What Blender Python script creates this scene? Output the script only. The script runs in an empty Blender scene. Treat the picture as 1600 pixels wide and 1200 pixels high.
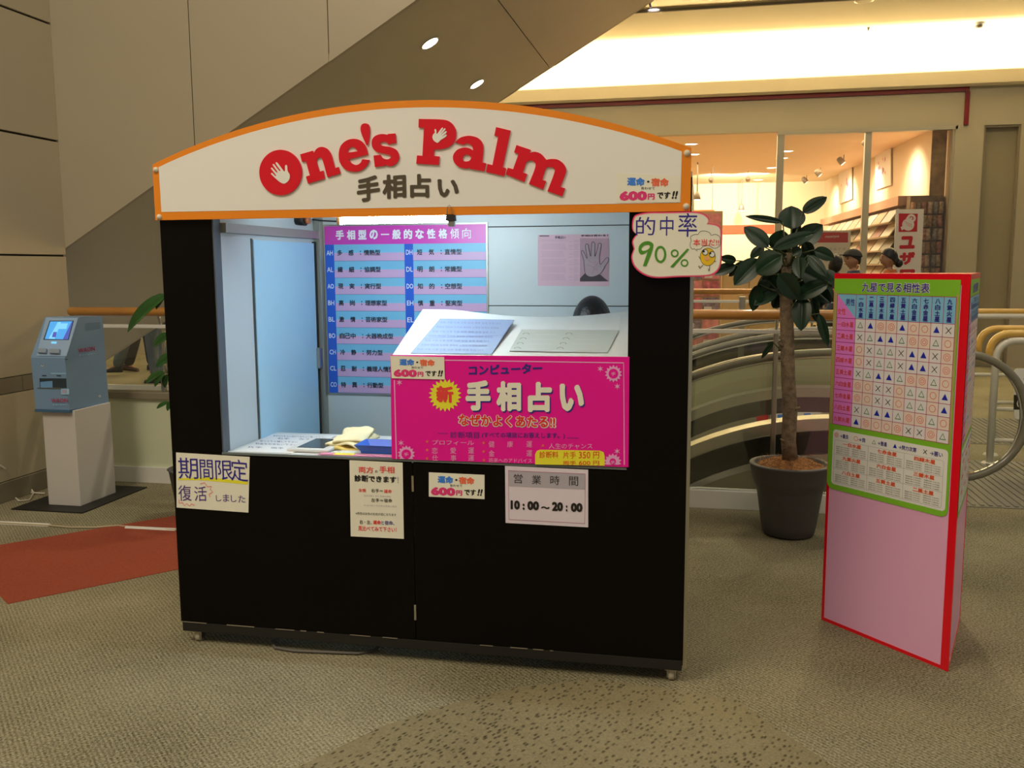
import bpy, bmesh, math, random
from math import sin, cos, tan, pi, radians, sqrt, atan2, hypot
from mathutils import Matrix, Vector
random.seed(7)
SC = bpy.context.scene
COL = SC.collection

# ------------------------------------------------------------------ camera
F, CH = 1431.7, 1.5
CAMM = Matrix.Rotation(radians(11.582), 3, 'Z') @ Matrix.Rotation(radians(90 - 7.296), 3, 'X') @ Matrix.Rotation(radians(-.313), 3, 'Z')
cam_data = bpy.data.cameras.new('camera')
cam = bpy.data.objects.new('camera', cam_data); COL.objects.link(cam)
cam.matrix_world = Matrix.Translation((0, 0, CH)) @ CAMM.to_4x4()
cam_data.sensor_width = 36; cam_data.lens = 36 * F / 1600; cam_data.clip_start = .05; cam_data.clip_end = 200
SC.camera = cam

# ------------------------------------------------------------------ light and exposure
SC.view_settings.view_transform = 'Standard'; SC.view_settings.look = 'None'
SC.view_settings.exposure = 0.0; SC.view_settings.gamma = 1
try: SC.view_settings.use_curve_mapping = False
except Exception: pass
W = bpy.data.worlds.new('world'); SC.world = W; W.use_nodes = True
W.node_tree.nodes['Background'].inputs[0].default_value = (1, .89, .70, 1)
W.node_tree.nodes['Background'].inputs[1].default_value = .225

def area(name, loc, sx, sy, power, col, rot=(0, 0, 0), spread=None):
    l = bpy.data.lights.new(name, 'AREA'); l.shape = 'RECTANGLE'; l.size = sx; l.size_y = sy
    l.energy = power; l.color = col
    if spread: l.spread = radians(spread)
    o = bpy.data.objects.new(name, l); COL.objects.link(o); o.location = loc; o.rotation_euler = rot
    return o
def spot(name, loc, target, power, col, ang=50, blend=.4, r=.05):
    l = bpy.data.lights.new(name, 'SPOT'); l.energy = power; l.color = col; l.spot_size = radians(ang); l.spot_blend = blend
    l.shadow_soft_size = r
    o = bpy.data.objects.new(name, l); COL.objects.link(o); o.location = loc
    d = Vector(target) - Vector(loc); o.rotation_euler = d.to_track_quat('-Z', 'Y').to_euler()
    return o
WARM = (1, .86, .64)
area('hall_light', (-4.6, -1.0, 6.8), 4, 4, 660, WARM)
area('hall_light', (1.5, -1.5, 7.5), 4, 3, 110, WARM)
area('hall_light', (3.8, 3.6, 7.5), 2.5, 4, 70, WARM)
area('hall_light', (3.5, 8.0, 7.8), 3.5, 4, 85, WARM)
area('corridor_light', (-1.0, 12.6, 4.70), 11, .5, 110, (1, .80, .5))
area('atrium_light', (-8.5, 10.5, 7.5), 4, 5, 260, (1, .83, .58))
# shop lighting: the shop's ceiling lamps and wall washers
area('shop_light', (.6, 16.6, 3.55), 4.0, 3.4, 140, (1, .74, .42))
area('shop_light', (.6, 20.6, 3.55), 4.0, 3.0, 140, (1, .76, .45))
SPOTS = []
for (x, y, z, tx, ty, tz, pw) in [(2.7, 16.4, 3.42, 3.4, 16.5, 2.7, 90), (2.65, 18.9, 3.42, 3.3, 19.0, 2.7, 90),
                             (2.5, 21.2, 3.42, 3.2, 21.4, 2.7, 90), (2.4, 22.9, 3.42, 3.1, 23.2, 2.6, 90),
                             (.2, 21.6, 3.4, .5, 24.4, 2.9, 290), (1.0, 21.6, 3.4, 1.2, 24.4, 2.9, 290)]:
    SPOTS.append((x, y, z, tx, ty, tz)); spot('wall_washer', (x, y, z - .1), (tx, ty, tz), pw * 1.5, (1, .87, .62), 105, .9)

# ------------------------------------------------------------------ photograph geometry -> places in the hall
def ray(x, y): return CAMM @ Vector(((x - 800) / F, (600 - y) / F, -1))
C0 = Vector((0, 0, CH))
def onX(v, x, y):
    d = ray(x, y); return C0 + d * (v / d.x)
def onY(v, x, y):
    d = ray(x, y); return C0 + d * (v / d.y)
def onZ(v, x, y):
    d = ray(x, y); return C0 + d * ((v - CH) / d.z)

# ------------------------------------------------------------------ materials
def lin(v): v /= 255; return v / 12.92 if v <= .04045 else ((v + .055) / 1.055) ** 2.4
def S(r, g, b): return (lin(r), lin(g), lin(b))
def O(r, g, b, k=1.0):            # colour of a thing that reads r,g,b in the warm hall light
    return tuple(min(.93, lin(v) / i * k) for v, i in zip((r, g, b), (.62, .50, .36)))
MATS = {}
def mat(name, col, rough=.6, metal=0, emit=None, es=0, noise=None, bump=None, spec=.5, coat=0, trans=0, alpha=1):
    if name in MATS: return MATS[name]
    m = bpy.data.materials.new(name); m.use_nodes = True; nt = m.node_tree; b = nt.nodes['Principled BSDF']
    b.inputs['Base Color'].default_value = (*col, 1); b.inputs['Roughness'].default_value = rough
    b.inputs['Metallic'].default_value = metal; b.inputs['Specular IOR Level'].default_value = spec
    b.inputs['Coat Weight'].default_value = coat
    if emit: b.inputs['Emission Color'].default_value = (*emit, 1); b.inputs['Emission Strength'].default_value = es
    if noise or bump:
        tc = nt.nodes.new('ShaderNodeTexCoord')
    if noise:                      # (scale, amount)
        n = nt.nodes.new('ShaderNodeTexNoise'); n.inputs['Scale'].default_value = noise[0]; n.inputs['Detail'].default_value = 4
        nt.links.new(tc.outputs['Object'], n.inputs['Vector'])
        r = nt.nodes.new('ShaderNodeMapRange'); r.inputs['From Min'].default_value = .25; r.inputs['From Max'].default_value = .75
        r.inputs['To Min'].default_value = 1 - noise[1]; r.inputs['To Max'].default_value = 1 + noise[1]
        nt.links.new(n.outputs['Fac'], r.inputs['Value'])
        mx = nt.nodes.new('ShaderNodeVectorMath'); mx.operation = 'SCALE'; mx.inputs[0].default_value = col
        nt.links.new(r.outputs['Result'], mx.inputs['Scale']); nt.links.new(mx.outputs[0], b.inputs['Base Color'])
    if bump:                       # (scale, strength)
        n2 = nt.nodes.new('ShaderNodeTexNoise'); n2.inputs['Scale'].default_value = bump[0]; n2.inputs['Detail'].default_value = 3
        nt.links.new(tc.outputs['Object'], n2.inputs['Vector'])
        bp = nt.nodes.new('ShaderNodeBump'); bp.inputs['Strength'].default_value = bump[1]; bp.inputs['Distance'].default_value = .01
        nt.links.new(n2.outputs['Fac'], bp.inputs['Height']); nt.links.new(bp.outputs['Normal'], b.inputs['Normal'])
    MATS[name] = m; return m
def glassmat(name, tint, refl=.10, rough=0.0):
    m = bpy.data.materials.new(name); m.use_nodes = True; nt = m.node_tree
    for n in list(nt.nodes): nt.nodes.remove(n)
    o = nt.nodes.new('ShaderNodeOutputMaterial'); t = nt.nodes.new('ShaderNodeBsdfTransparent'); t.inputs[0].default_value = (*tint, 1)
    g = nt.nodes.new('ShaderNodeBsdfGlossy'); g.inputs['Roughness'].default_value = rough
    fr = nt.nodes.new('ShaderNodeFresnel'); fr.inputs['IOR'].default_value = 1.5
    mx = nt.nodes.new('ShaderNodeMixShader'); ma = nt.nodes.new('ShaderNodeMath'); ma.operation = 'MULTIPLY_ADD'
    ma.inputs[1].default_value = 1.0; ma.inputs[2].default_value = refl - .04
    nt.links.new(fr.outputs[0], ma.inputs[0]); nt.links.new(ma.outputs[0], mx.inputs[0])
    nt.links.new(t.outputs[0], mx.inputs[1]); nt.links.new(g.outputs[0], mx.inputs[2]); nt.links.new(mx.outputs[0], o.inputs[0])
    MATS[name] = m; return m

def carpetmat(name, ca, cb, stripes=None, dots=False, rot=0.0):
    m = bpy.data.materials.new(name); m.use_nodes = True; nt = m.node_tree; b = nt.nodes['Principled BSDF']
    b.inputs['Roughness'].default_value = .95; b.inputs['Specular IOR Level'].default_value = .1
    N = nt.nodes.new; L = nt.links.new
    tc = N('ShaderNodeTexCoord'); mp = N('ShaderNodeMapping'); mp.inputs['Rotation'].default_value = (0, 0, rot)
    L(tc.outputs['Object'], mp.inputs['Vector'])
    n1 = N('ShaderNodeTexNoise'); n1.inputs['Scale'].default_value = 110; n1.inputs['Detail'].default_value = 3
    L(mp.outputs[0], n1.inputs['Vector'])
    n2 = N('ShaderNodeTexNoise'); n2.inputs['Scale'].default_value = 1.3; n2.inputs['Detail'].default_value = 4
    L(mp.outputs[0], n2.inputs['Vector'])
    mix = N('ShaderNodeMix'); mix.data_type = 'RGBA'; mix.inputs[6].default_value = (*ca, 1); mix.inputs[7].default_value = (*cb, 1)
    a1 = N('ShaderNodeMath'); a1.operation = 'MULTIPLY'; a1.inputs[1].default_value = 1.0
    if dots:
        sc = N('ShaderNodeMapping'); sc.inputs['Scale'].default_value = (1, .5, 1); L(mp.outputs[0], sc.inputs['Vector'])
        v = N('ShaderNodeTexVoronoi'); v.inputs['Scale'].default_value = 62; v.inputs['Randomness'].default_value = .8
        L(sc.outputs[0], v.inputs['Vector'])
        r = N('ShaderNodeMapRange'); r.inputs['From Min'].default_value = .16; r.inputs['From Max'].default_value = .38
        r.inputs['To Min'].default_value = .0; r.inputs['To Max'].default_value = .95
        L(v.outputs['Distance'], r.inputs['Value']); f = r.outputs['Result']
    else:
        w = N('ShaderNodeTexWave'); w.inputs['Scale'].default_value = stripes; w.inputs['Distortion'].default_value = 5
        w.inputs['Detail'].default_value = 3; w.inputs['Detail Scale'].default_value = 6
        L(mp.outputs[0], w.inputs['Vector']); f = w.outputs['Fac']
    r2 = N('ShaderNodeMapRange'); r2.inputs['From Min'].default_value = .3; r2.inputs['From Max'].default_value = .7
    L(n1.outputs['Fac'], r2.inputs['Value'])
    m1 = N('ShaderNodeMix'); m1.inputs[0].default_value = .66 if not dots else .3
    L(f, m1.inputs[2]); L(r2.outputs['Result'], m1.inputs[3])
    r3 = N('ShaderNodeMapRange'); r3.inputs['From Min'].default_value = .3; r3.inputs['From Max'].default_value = .7
    r3.inputs['To Min'].default_value = -.18; r3.inputs['To Max'].default_value = .18; L(n2.outputs['Fac'], r3.inputs['Value'])
    ad = N('ShaderNodeMath'); ad.operation = 'ADD'; L(m1.outputs[0], ad.inputs[0]); L(r3.outputs['Result'], ad.inputs[1])
    L(ad.outputs[0], mix.inputs[0]); L(mix.outputs[2], b.inputs['Base Color'])
    bp = N('ShaderNodeBump'); bp.inputs['Strength'].default_value = .6; bp.inputs['Distance'].default_value = .006
    L(m1.outputs[0], bp.inputs['Height']); L(bp.outputs['Normal'], b.inputs['Normal'])
    MATS[name] = m; return m

M_black = mat('black_laminate', (.004, .0032, .003), .30, spec=.12)
M_blackmatte = mat('black_rubber', (.012, .011, .010), .6)
M_steel = mat('brushed_steel', (.55, .54, .50), .28, 1, bump=(60, .05))
M_dsteel = mat('dark_steel', (.20, .19, .17), .35, 1)
M_white = mat('white_paint', (.78, .78, .74), .45)
M_inwhite = mat('booth_white', (.66, .72, .72), .4, noise=(3, .03))
M_wall = mat('wall_paint', (.60, .53, .385), .55, noise=(1.2, .03), bump=(40, .02))
M_band = mat('wall_band', (.27, .235, .165), .6)
M_soffit = mat('soffit_metal', (.60, .55, .41), .42, .1, noise=(.7, .05))
M_side = mat('escalator_cladding', (.50, .44, .33), .42, .1, noise=(.8, .03))
M_seam = mat('dark_gap', (.02, .018, .015), .8)
M_cream = mat('cream_paint', (.66, .58, .40), .5)
M_green = mat('pale_green_panel', (.72, .76, .56), .4)
M_wood = mat('handrail_wood', (.52, .235, .05), .32, noise=(6, .12), coat=.3)
M_orange = mat('orange_border', O(214, 106, 14), .42)
M_signwhite = mat('sign_white', O(199, 181, 156), .42)
M_red = mat('sign_red', O(186, 4, 22), .35)
M_brown = mat('sign_brown', O(66, 52, 34), .5)
M_glass = glassmat('guard_glass', (.975, .985, .965), .05)
M_shopglass = glassmat('shop_glass', (.98, .985, .97), .05)
M_rubber = mat('handrail_rubber', (.20, .19, .145), .28, coat=.3)
M_bolt = mat('bolt_white', (.75, .68, .55), .3)
M_leaf = mat('rubber_leaf', (.009, .034, .016), .34, noise=(9, .3), spec=.4)
M_leaf2 = mat('young_leaf', (.03, .11, .025), .3, noise=(9, .3))
M_bark = mat('bark', (.21, .155, .10), .85, noise=(30, .5), bump=(60, .8))
M_coir = mat('coir', (.30, .13, .04), .95, noise=(50, .6), bump=(80, 1))
M_pot = mat('grey_pot', (.085, .082, .085), .5)
M_skin = mat('skin', (.38, .20, .125), .5)
M_hair = mat('black_hair', (.008, .007, .007), .35, bump=(90, .4))

# ------------------------------------------------------------------ builders
class B:
    def __init__(s): s.v = []; s.f = []; s.sm = []
    def add(s, vs, fs, smooth=False):
        n = len(s.v); s.v += [tuple(v) for v in vs]; s.f += [tuple(i + n for i in f) for f in fs]; s.sm += [smooth] * len(fs); return s
    def box(s, x0, x1, y0, y1, z0, z1, bev=0, M=None):
        bm = bmesh.new(); bmesh.ops.create_cube(bm, size=1)
        for v in bm.verts: v.co = Vector(((x0 + x1) / 2 + v.co.x * (x1 - x0), (y0 + y1) / 2 + v.co.y * (y1 - y0), (z0 + z1) / 2 + v.co.z * (z1 - z0)))
        if bev: bmesh.ops.bevel(bm, geom=bm.edges[:], offset=bev, segments=2, affect='EDGES', profile=.6)
        if M: bm.transform(M)
        s._bm(bm); return s
    def _bm(s, bm, smooth=False):
        bm.verts.index_update(); s.add([v.co.copy() for v in bm.verts], [[v.index for v in f.verts] for f in bm.faces], smooth); bm.free()
    def cyl(s, p0, p1, r0, r1=None, n=20, smooth=True):
        return s.tube([p0, p1], [r0, r0 if r1 is None else r1], n, smooth=smooth)
    def tube(s, pts, r, n=10, smooth=True, closed=False):
        pts = [Vector(p) for p in pts]; R = r if isinstance(r, (list, tuple)) else [r] * len(pts)
        vs = []; prev = None
        for i, p in enumerate(pts):
            a = pts[max(0, i - 1)]; c = pts[min(len(pts) - 1, i + 1)]; t = (c - a).normalized()
            if prev is None:
                u = t.orthogonal().normalized()
            else:
                u = (prev - t * prev.dot(t)).normalized()
            prev = u; w = t.cross(u)
            vs += [p + (u * cos(2 * pi * k / n) + w * sin(2 * pi * k / n)) * R[i] for k in range(n)]
        fs = [(i * n + k, i * n + (k + 1) % n, (i + 1) * n + (k + 1) % n, (i + 1) * n + k) for i in range(len(pts) - 1) for k in range(n)]
        s.add(vs, fs, smooth); m = len(s.v) - len(vs)
        s.f += [tuple(m + k for k in range(n))[::-1], tuple(m + (len(pts) - 1) * n + k for k in range(n))]; s.sm += [False, False]
        return s
    def lathe(s, prof, cx, cy, n=32, z0=0, smooth=True):
        vs = [(cx + r * cos(2 * pi * k / n), cy + r * sin(2 * pi * k / n), z0 + z) for r, z in prof for k in range(n)]
        fs = [(i * n + k, i * n + (k + 1) % n, (i + 1) * n + (k + 1) % n, (i + 1) * n + k) for i in range(len(prof) - 1) for k in range(n)]
        return s.add(vs, fs, smooth)
    def ell(s, c, r, n=16, m=10, M=None):
        vs = []; fs = []
        for i in range(m + 1):
            t = pi * i / m
            for k in range(n):
                p = Vector((sin(t) * cos(2 * pi * k / n) * r[0], sin(t) * sin(2 * pi * k / n) * r[1], cos(t) * r[2]))
                if M: p = M @ p
                vs.append(p + Vector(c))
        fs = [(i * n + k, (i + 1) * n + k, (i + 1) * n + (k + 1) % n, i * n + (k + 1) % n) for i in range(m) for k in range(n)]
        return s.add(vs, fs, True)
    def prism(s, pts, ex):         # polygon of 3D points pushed along ex
        ex = Vector(ex); n = len(pts); a = [Vector(p) for p in pts]
        s.add(a + [p + ex for p in a], [tuple(range(n))[::-1], tuple(range(n, 2 * n))] + [(i, (i + 1) % n, n + (i + 1) % n, n + i) for i in range(n)])
        return s
    def strip(s, top, bot, ex):    # two polylines of equal length -> thick band
        ex = Vector(ex); n = len(top); vs = [Vector(p) for p in top] + [Vector(p) for p in bot]
        vs += [p + ex for p in vs]; fs = []
        for i in range(n - 1):
            fs += [(i, i + 1, n + i + 1, n + i), (2 * n + i, 3 * n + i, 3 * n + i + 1, 2 * n + i + 1),
                   (i, 2 * n + i, 2 * n + i + 1, i + 1), (n + i, n + i + 1, 3 * n + i + 1, 3 * n + i)]
        fs += [(0, n, 3 * n, 2 * n), (n - 1, 3 * n - 1, 4 * n - 1, 2 * n - 1)]
        return s.add(vs, fs)
    def mk(s, name, m, parent=None, fix=True):
        off = Vector((0, 0, 0)); p = parent
        while p is not None: off += p.location; p = p.parent
        me = bpy.data.meshes.new(name); me.from_pydata([Vector(v) - off for v in s.v], [], s.f)
        me.polygons.foreach_set('use_smooth', s.sm); me.materials.append(m)
        if fix:
            bm = bmesh.new(); bm.from_mesh(me); bmesh.ops.recalc_face_normals(bm, faces=bm.faces[:]); bm.to_mesh(me); bm.free()
        o = bpy.data.objects.new(name, me); COL.objects.link(o)
        if parent: o.parent = parent
        return o
def tag(o, label=None, cat=None, group=None, kind=None):
    if label: o['label'] = label
    if cat: o['category'] = cat
    if group: o['group'] = group
    if kind: o['kind'] = kind
    return o
def thing(name, loc, label, cat, group=None):
    o = bpy.data.objects.new(name, None); COL.objects.link(o); o.location = loc; o.empty_display_size = .1
    return tag(o, label, cat, group)
def struct(b, name, m, parent=None, label=None):
    o = b.mk(name, m, parent); o['kind'] = 'structure'
    if label: o['label'] = label
    if not parent and not label: o['label'] = name.replace('_', ' ')
    return o
def box(name, m, parent, *a, bev=0): return B().box(*a, bev=bev).mk(name, m, parent)
def kids(o): return [c for c in list(COL.objects) if c.parent == o]
def copy_tree(o, parent=None):
    c = o.copy(); COL.objects.link(c); c.parent = parent
    for ch in kids(o): copy_tree(ch, c)
    return c

# text and flat print ---------------------------------------------------
TC = {}
def textmesh(s, off=0.0, shear=0):
    k = (s, off, shear)
    if k not in TC:
        c = bpy.data.curves.new('t', 'FONT'); c.body = s; c.resolution_u = 2; c.shear = shear
        o = bpy.data.objects.new('t', c); m = bpy.data.meshes.new_from_object(o)
        vs = [(v.co.x, v.co.y, 0) for v in m.vertices]; fs = [tuple(p.vertices) for p in m.polygons]
        bpy.data.objects.remove(o); bpy.data.curves.remove(c); bpy.data.meshes.remove(m)
        if off > .008:             # heavier strokes: shifted copies of the same flat print
            nd = 8 if off >= .03 else 4; V2, F2 = list(vs), list(fs); n0 = len(vs)
            for q in range(nd):
                a = 2 * pi * (q + .5) / nd; V2 += [(v[0] + off * cos(a), v[1] + off * sin(a), q + 1) for v in vs]; F2 += [tuple(i + n0 * (q + 1) for i in f) for f in fs]
            vs, fs = V2, F2
        TC[k] = (vs, fs)
    return TC[k]
def fill2d(loops):                 # triangulate polygons with holes through a 2D curve
    c = bpy.data.curves.new('c', 'CURVE'); c.dimensions = '2D'; c.fill_mode = 'BOTH'
    for lp in loops:
        sp = c.splines.new('POLY'); sp.points.add(len(lp) - 1)
        for i, p in enumerate(lp): sp.points[i].co = (p[0], p[1], 0, 1)
        sp.use_cyclic_u = True
    o = bpy.data.objects.new('c', c); m = bpy.data.meshes.new_from_object(o)
    vs = [tuple(v.co)[:2] for v in m.vertices]; fs = [tuple(p.vertices) for p in m.polygons]
    bpy.data.objects.remove(o); bpy.data.curves.remove(c); bpy.data.meshes.remove(m)
    return vs, fs
def smoothloop(pts, n=6):          # Catmull-Rom, points with a third value are corners
    out = []; N = len(pts)
    for i in range(N):
        p0, p1, p2, p3 = pts[(i - 1) % N], pts[i], pts[(i + 1) % N], pts[(i + 2) % N]
        c1, c2 = len(p1) > 2, len(p2) > 2
        out.append(p1[:2])
        if c1 and c2: continue
        m1 = [(p2[k] - p1[k]) if c1 else (p2[k] - p0[k]) / 2 for k in (0, 1)]
        m2 = [(p2[k] - p1[k]) if c2 else (p3[k] - p1[k]) / 2 for k in (0, 1)]
        for j in range(1, n):
            t = j / n; a = 2 * t**3 - 3 * t**2 + 1; b = t**3 - 2 * t**2 + t; c = -2 * t**3 + 3 * t**2; d = t**3 - t**2
            out.append(tuple(a * p1[k] + b * m1[k] + c * p2[k] + d * m2[k] for k in (0, 1)))
    return out
class Sheet:
    """a flat printed thing: plane through p with in-plane axes u,v; input in photograph pixels, stored in metres on the plane"""
    def __init__(s, p, u, v, lay=.0006):
        s.p = Vector(p); s.u = Vector(u).normalized(); s.v = Vector(v).normalized(); s.n = s.u.cross(s.v).normalized(); s.d = {}; s.lay = lay
        s.k = 0
    def q(s, x, y):                # pixel -> (a,b) on the plane
        d = ray(x, y); w = C0 + d * ((s.p - C0).dot(s.n) / d.dot(s.n)) - s.p
        return (w.dot(s.u), w.dot(s.v))
    def w(s, a, b, h=0): return s.p + s.u * a + s.v * b + s.n * h
    def raw(s, vs, fs, m, layer=1, name='lettering'):
        s.k += 1
        d = s.d.setdefault((name, m.name), ([], [])); n = len(d[0])
        h = layer * s.lay + (s.k % 40) * 4e-6
        d[0].extend((v[0], v[1], h + (v[2] * 2.5e-5 if len(v) > 2 else 0)) for v in vs); d[1].extend(tuple(i + n for i in f) for f in fs)
    def poly(s, pts, m, layer=1, name='lettering', px=True):
        P = [s.q(*p[:2]) for p in pts] if px else [p[:2] for p in pts]
        s.raw(*fill2d([P]), m, layer, name)
    def loops(s, lps, m, layer=1, name='lettering', px=True):
        s.raw(*fill2d([[s.q(*p[:2]) for p in lp] if px else lp for lp in lps]), m, layer, name)
    def quad(s, a, b, c, d, m, layer=1, name='printed_area'):
        s.raw([s.q(*a), s.q(*b), s.q(*c), s.q(*d)], [(0, 1, 2, 3)], m, layer, name)
    def rect(s, a0, b0, a1, b1, m, layer=1, name='printed_area'):
        s.raw([(a0, b0), (a1, b0), (a1, b1), (a0, b1)], [(0, 1, 2, 3)], m, layer, name)
    def line(s, pts, wd, m, layer=1, name='lettering', px=True, closed=False):
        P = [Vector(s.q(*p)) if px else Vector(p) for p in pts]
        if closed: P.append(P[0])
        vs = []; fs = []
        for i, p in enumerate(P):
            a = P[max(0, i - 1)]; c = P[min(len(P) - 1, i + 1)]
            if closed and i in (0, len(P) - 1): a = P[-2]; c = P[1]
            t = (c - a); t = t / (t.length or 1); nn = Vector((-t.y, t.x)) * wd / 2
            vs += [tuple(p + nn), tuple(p - nn)]
        fs = [(2 * i, 2 * i + 1, 2 * i + 3, 2 * i + 2) for i in range(len(P) - 1)]
        s.raw(vs, fs, m, layer, name)
    def text(s, t, xl, yl, xr, yr, h, m, layer=2, bold=.02, shear=0, name='lettering', dx=0, dy=0):
        vs, fs = textmesh(t, bold, shear)
        if not vs: return
        x0 = min(v[0] for v in vs); x1 = max(v[0] for v in vs); y0 = min(v[1] for v in vs); y1 = max(v[1] for v in vs)
        o = Vector(s.q(xl + dx, yl + dy)); r = Vector(s.q(xr + dx, yr + dy)) - o; up = Vector(s.q(xl + dx, yl + dy - h)) - o
        up = Vector((0, up.length)) if abs(up.x) < up.length * .25 else up
        s.raw([tuple(o + r * ((v[0] - x0) / (x1 - x0)) + up * ((v[1] - y0) / max(1e-6, y1 - y0))) + (v[2],) for v in vs], fs, m, layer, name)
    def vtext(s, t, xc, y0, y1, wpx, m, layer=2, bold=.02, dxdy=0):       # vertical writing
        n = len(t); st = (y1 - y0) / n
        for i, ch in enumerate(t):
            yb = y0 + st * (i + .93); s.text(ch, xc - wpx / 2, yb, xc + wpx / 2, yb, st * (.80 if ch not in '一二' else .25), m, layer, bold)
    def ring(s, x, y, r, wd, m, layer=2, name='lettering', n=20, ry=None):
        ry = ry or r
        s.loops([[(x + r * cos(2 * pi * k / n), y + ry * sin(2 * pi * k / n)) for k in range(n)],
                 [(x + (r - wd) * cos(2 * pi * k / n), y + (ry - wd) * sin(2 * pi * k / n)) for k in range(n)]], m, layer, name)
    def disc(s, x, y, r, m, layer=2, name='lettering', n=20, ry=None):
        ry = ry or r
        s.poly([(x + r * cos(2 * pi * k / n), y + ry * sin(2 * pi * k / n)) for k in range(n)], m, layer, name)
    def plate(s, pts, th, m, name, parent=None, px=True, back=0):     # the sheet itself, th thick, its face on the plane
        P = [s.q(*p) if px else p for p in pts]
        return B().prism([s.w(a, b, -th - back) for a, b in P], s.n * (th + back)).mk(name, m, parent)
    def finish(s, parent):
        out = []
        for (name, mn), (vs, fs) in s.d.items():
            b = B(); b.add([s.w(*v) for v in vs], fs); o = b.mk(name, MATS[mn], parent, fix=False); o['kind'] = 'stuff'; out.append(o)
        return out

def ink(name, col, rough=.5): return mat(name, col, rough)
I_navy = ink('ink_navy', O(40, 26, 96)); I_black = ink('ink_black', (.015, .013, .012)); I_red = ink('ink_red', O(196, 50, 40))
I_blue = ink('ink_blue', O(50, 100, 180)); I_orange = ink('ink_orange_red', O(214, 84, 48)); I_rose = ink('ink_rose', O(190, 40, 84))
I_green = ink('ink_green', O(64, 112, 24)); I_yel = ink('ink_yellow', O(216, 178, 34)); I_mag = ink('ink_magenta', O(202, 0, 104), .35)
I_cream = ink('paper_cream', O(203, 181, 148)); I_pinkpaper = ink('paper_pinkish', O(190, 165, 155)); I_grey = ink('ink_grey', O(150, 135, 125))
I_violet = ink('ink_violet', O(70, 40, 90)); I_outline = ink('ink_outline_cream', O(232, 205, 170))

# ================================================================== THE HALL
M_carpet = carpetmat('carpet_rib', (.09, .078, .040), (.46, .42, .285), stripes=21, rot=radians(-46))
M_carpetdot = carpetmat('carpet_dot', (.06, .050, .026), (.30, .262, .155), dots=True, rot=.4)
M_redcarpet = carpetmat('carpet_red', (.30, .065, .035), (.40, .10, .06), stripes=30, rot=.3)
VY0, VY1 = 5.78, 10.6
b = B()
b.box(-14, 8, -5, VY0, -.3, 0); b.box(1.30, 8, VY0, VY1, -.3, 0); b.box(-14, 8, VY1, 14.5, -.3, 0)
struct(b, 'floor', M_carpet)
struct(B().box(-14, 1.30, VY1 - .03, VY1, -.3, .004), 'trim_1', M_white, label='white edge strip of the floor beyond the escalator opening')
struct(B().box(-4.4, 1.30, VY0 - .02, VY0 + .0, -.3, .002), 'trim_2', M_cream, label='edge of the floor in front of the escalator opening')
# lower storey seen through the opening
struct(B().box(-14, 3, VY0, VY1 + 2, -4.6, -4.5), 'floor_1', M_cream, label='floor of the lower storey under the escalators')
# inlaid carpets
rc = [onZ(0, *p) for p in ((-60, 867), (0, 852), (275, 806), (330, 797), (345, 880), (278, 890), (12, 944))]
struct(B().prism([(p.x, p.y, 0) for p in rc], (0, 0, .003)), 'carpet_inlay', M_redcarpet, label='dark red carpet inlay left of the booth')
dc = [onZ(0, *p) for p in ((430, 1215), (465, 1200), (596, 1137), (680, 1108), (811, 1074), (930, 1062), (1062, 1080), (1154, 1095), (1200, 1130), (1298, 1196), (1330, 1230))]
dc += [Vector((-.1, 1.0, 0)), Vector((-1.0, 1.0, 0))]
struct(B().prism([(p.x, p.y, 0) for p in dc], (0, 0, .003)), 'carpet_inlay', M_carpetdot, label='speckled carpet inlay in front of the booth')

# left wall of panels
WLX = -4.4
wl = struct(B().box(-4.9, WLX - .02, -5, VY0, 0, 8.5), 'wall_left', M_seam)
ys = [-5, -2.6, -.2, 1.6, 3.4, VY0]
for (z0, z1, m_) in [(.135, .695, M_wall), (.70, .80, M_band), (.805, 1.587, M_wall), (1.60, 2.375, M_wall), (2.39, 3.16, M_wall), (3.175, 3.95, M_wall), (3.965, 5.5, M_wall), (5.515, 8.5, M_wall)]:
    yy = ys if m_ is M_wall else [-5, -3.2, -1.4, .4, 2.2, 4.0, 4.9, 5.27, VY0]
    for a, c in zip(yy, yy[1:]):
        g = .003
        B().box(WLX - .02, WLX, a + g, c - (0 if c == VY0 else g), z0, z1, bev=.002).mk('wall_panel' if m_ is M_wall else 'wall_band', m_, wl)
struct(B().box(WLX - .02, WLX + .012, -5, VY0 - .07, 0, .13, bev=.003), 'baseboard_left', M_band)

# low wall with sill at the left of the opening
struct(B().box(WLX, -1.2, 5.70, VY0, 0, .60), 'wall_parapet', M_green)
struct(B().box(WLX, -1.19, 5.67, VY0 + .02, .60, .645, bev=.004), 'trim_3', M_band, label='brown sill on top of the low wall')
struct(B().box(WLX, -1.2, 5.68, 5.70, 0, .115, bev=.004), 'baseboard_parapet', M_white)
struct(B().box(-1.2, 1.32, 5.69, VY0, 0, .115, bev=.004), 'baseboard_glass', M_white)

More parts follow.
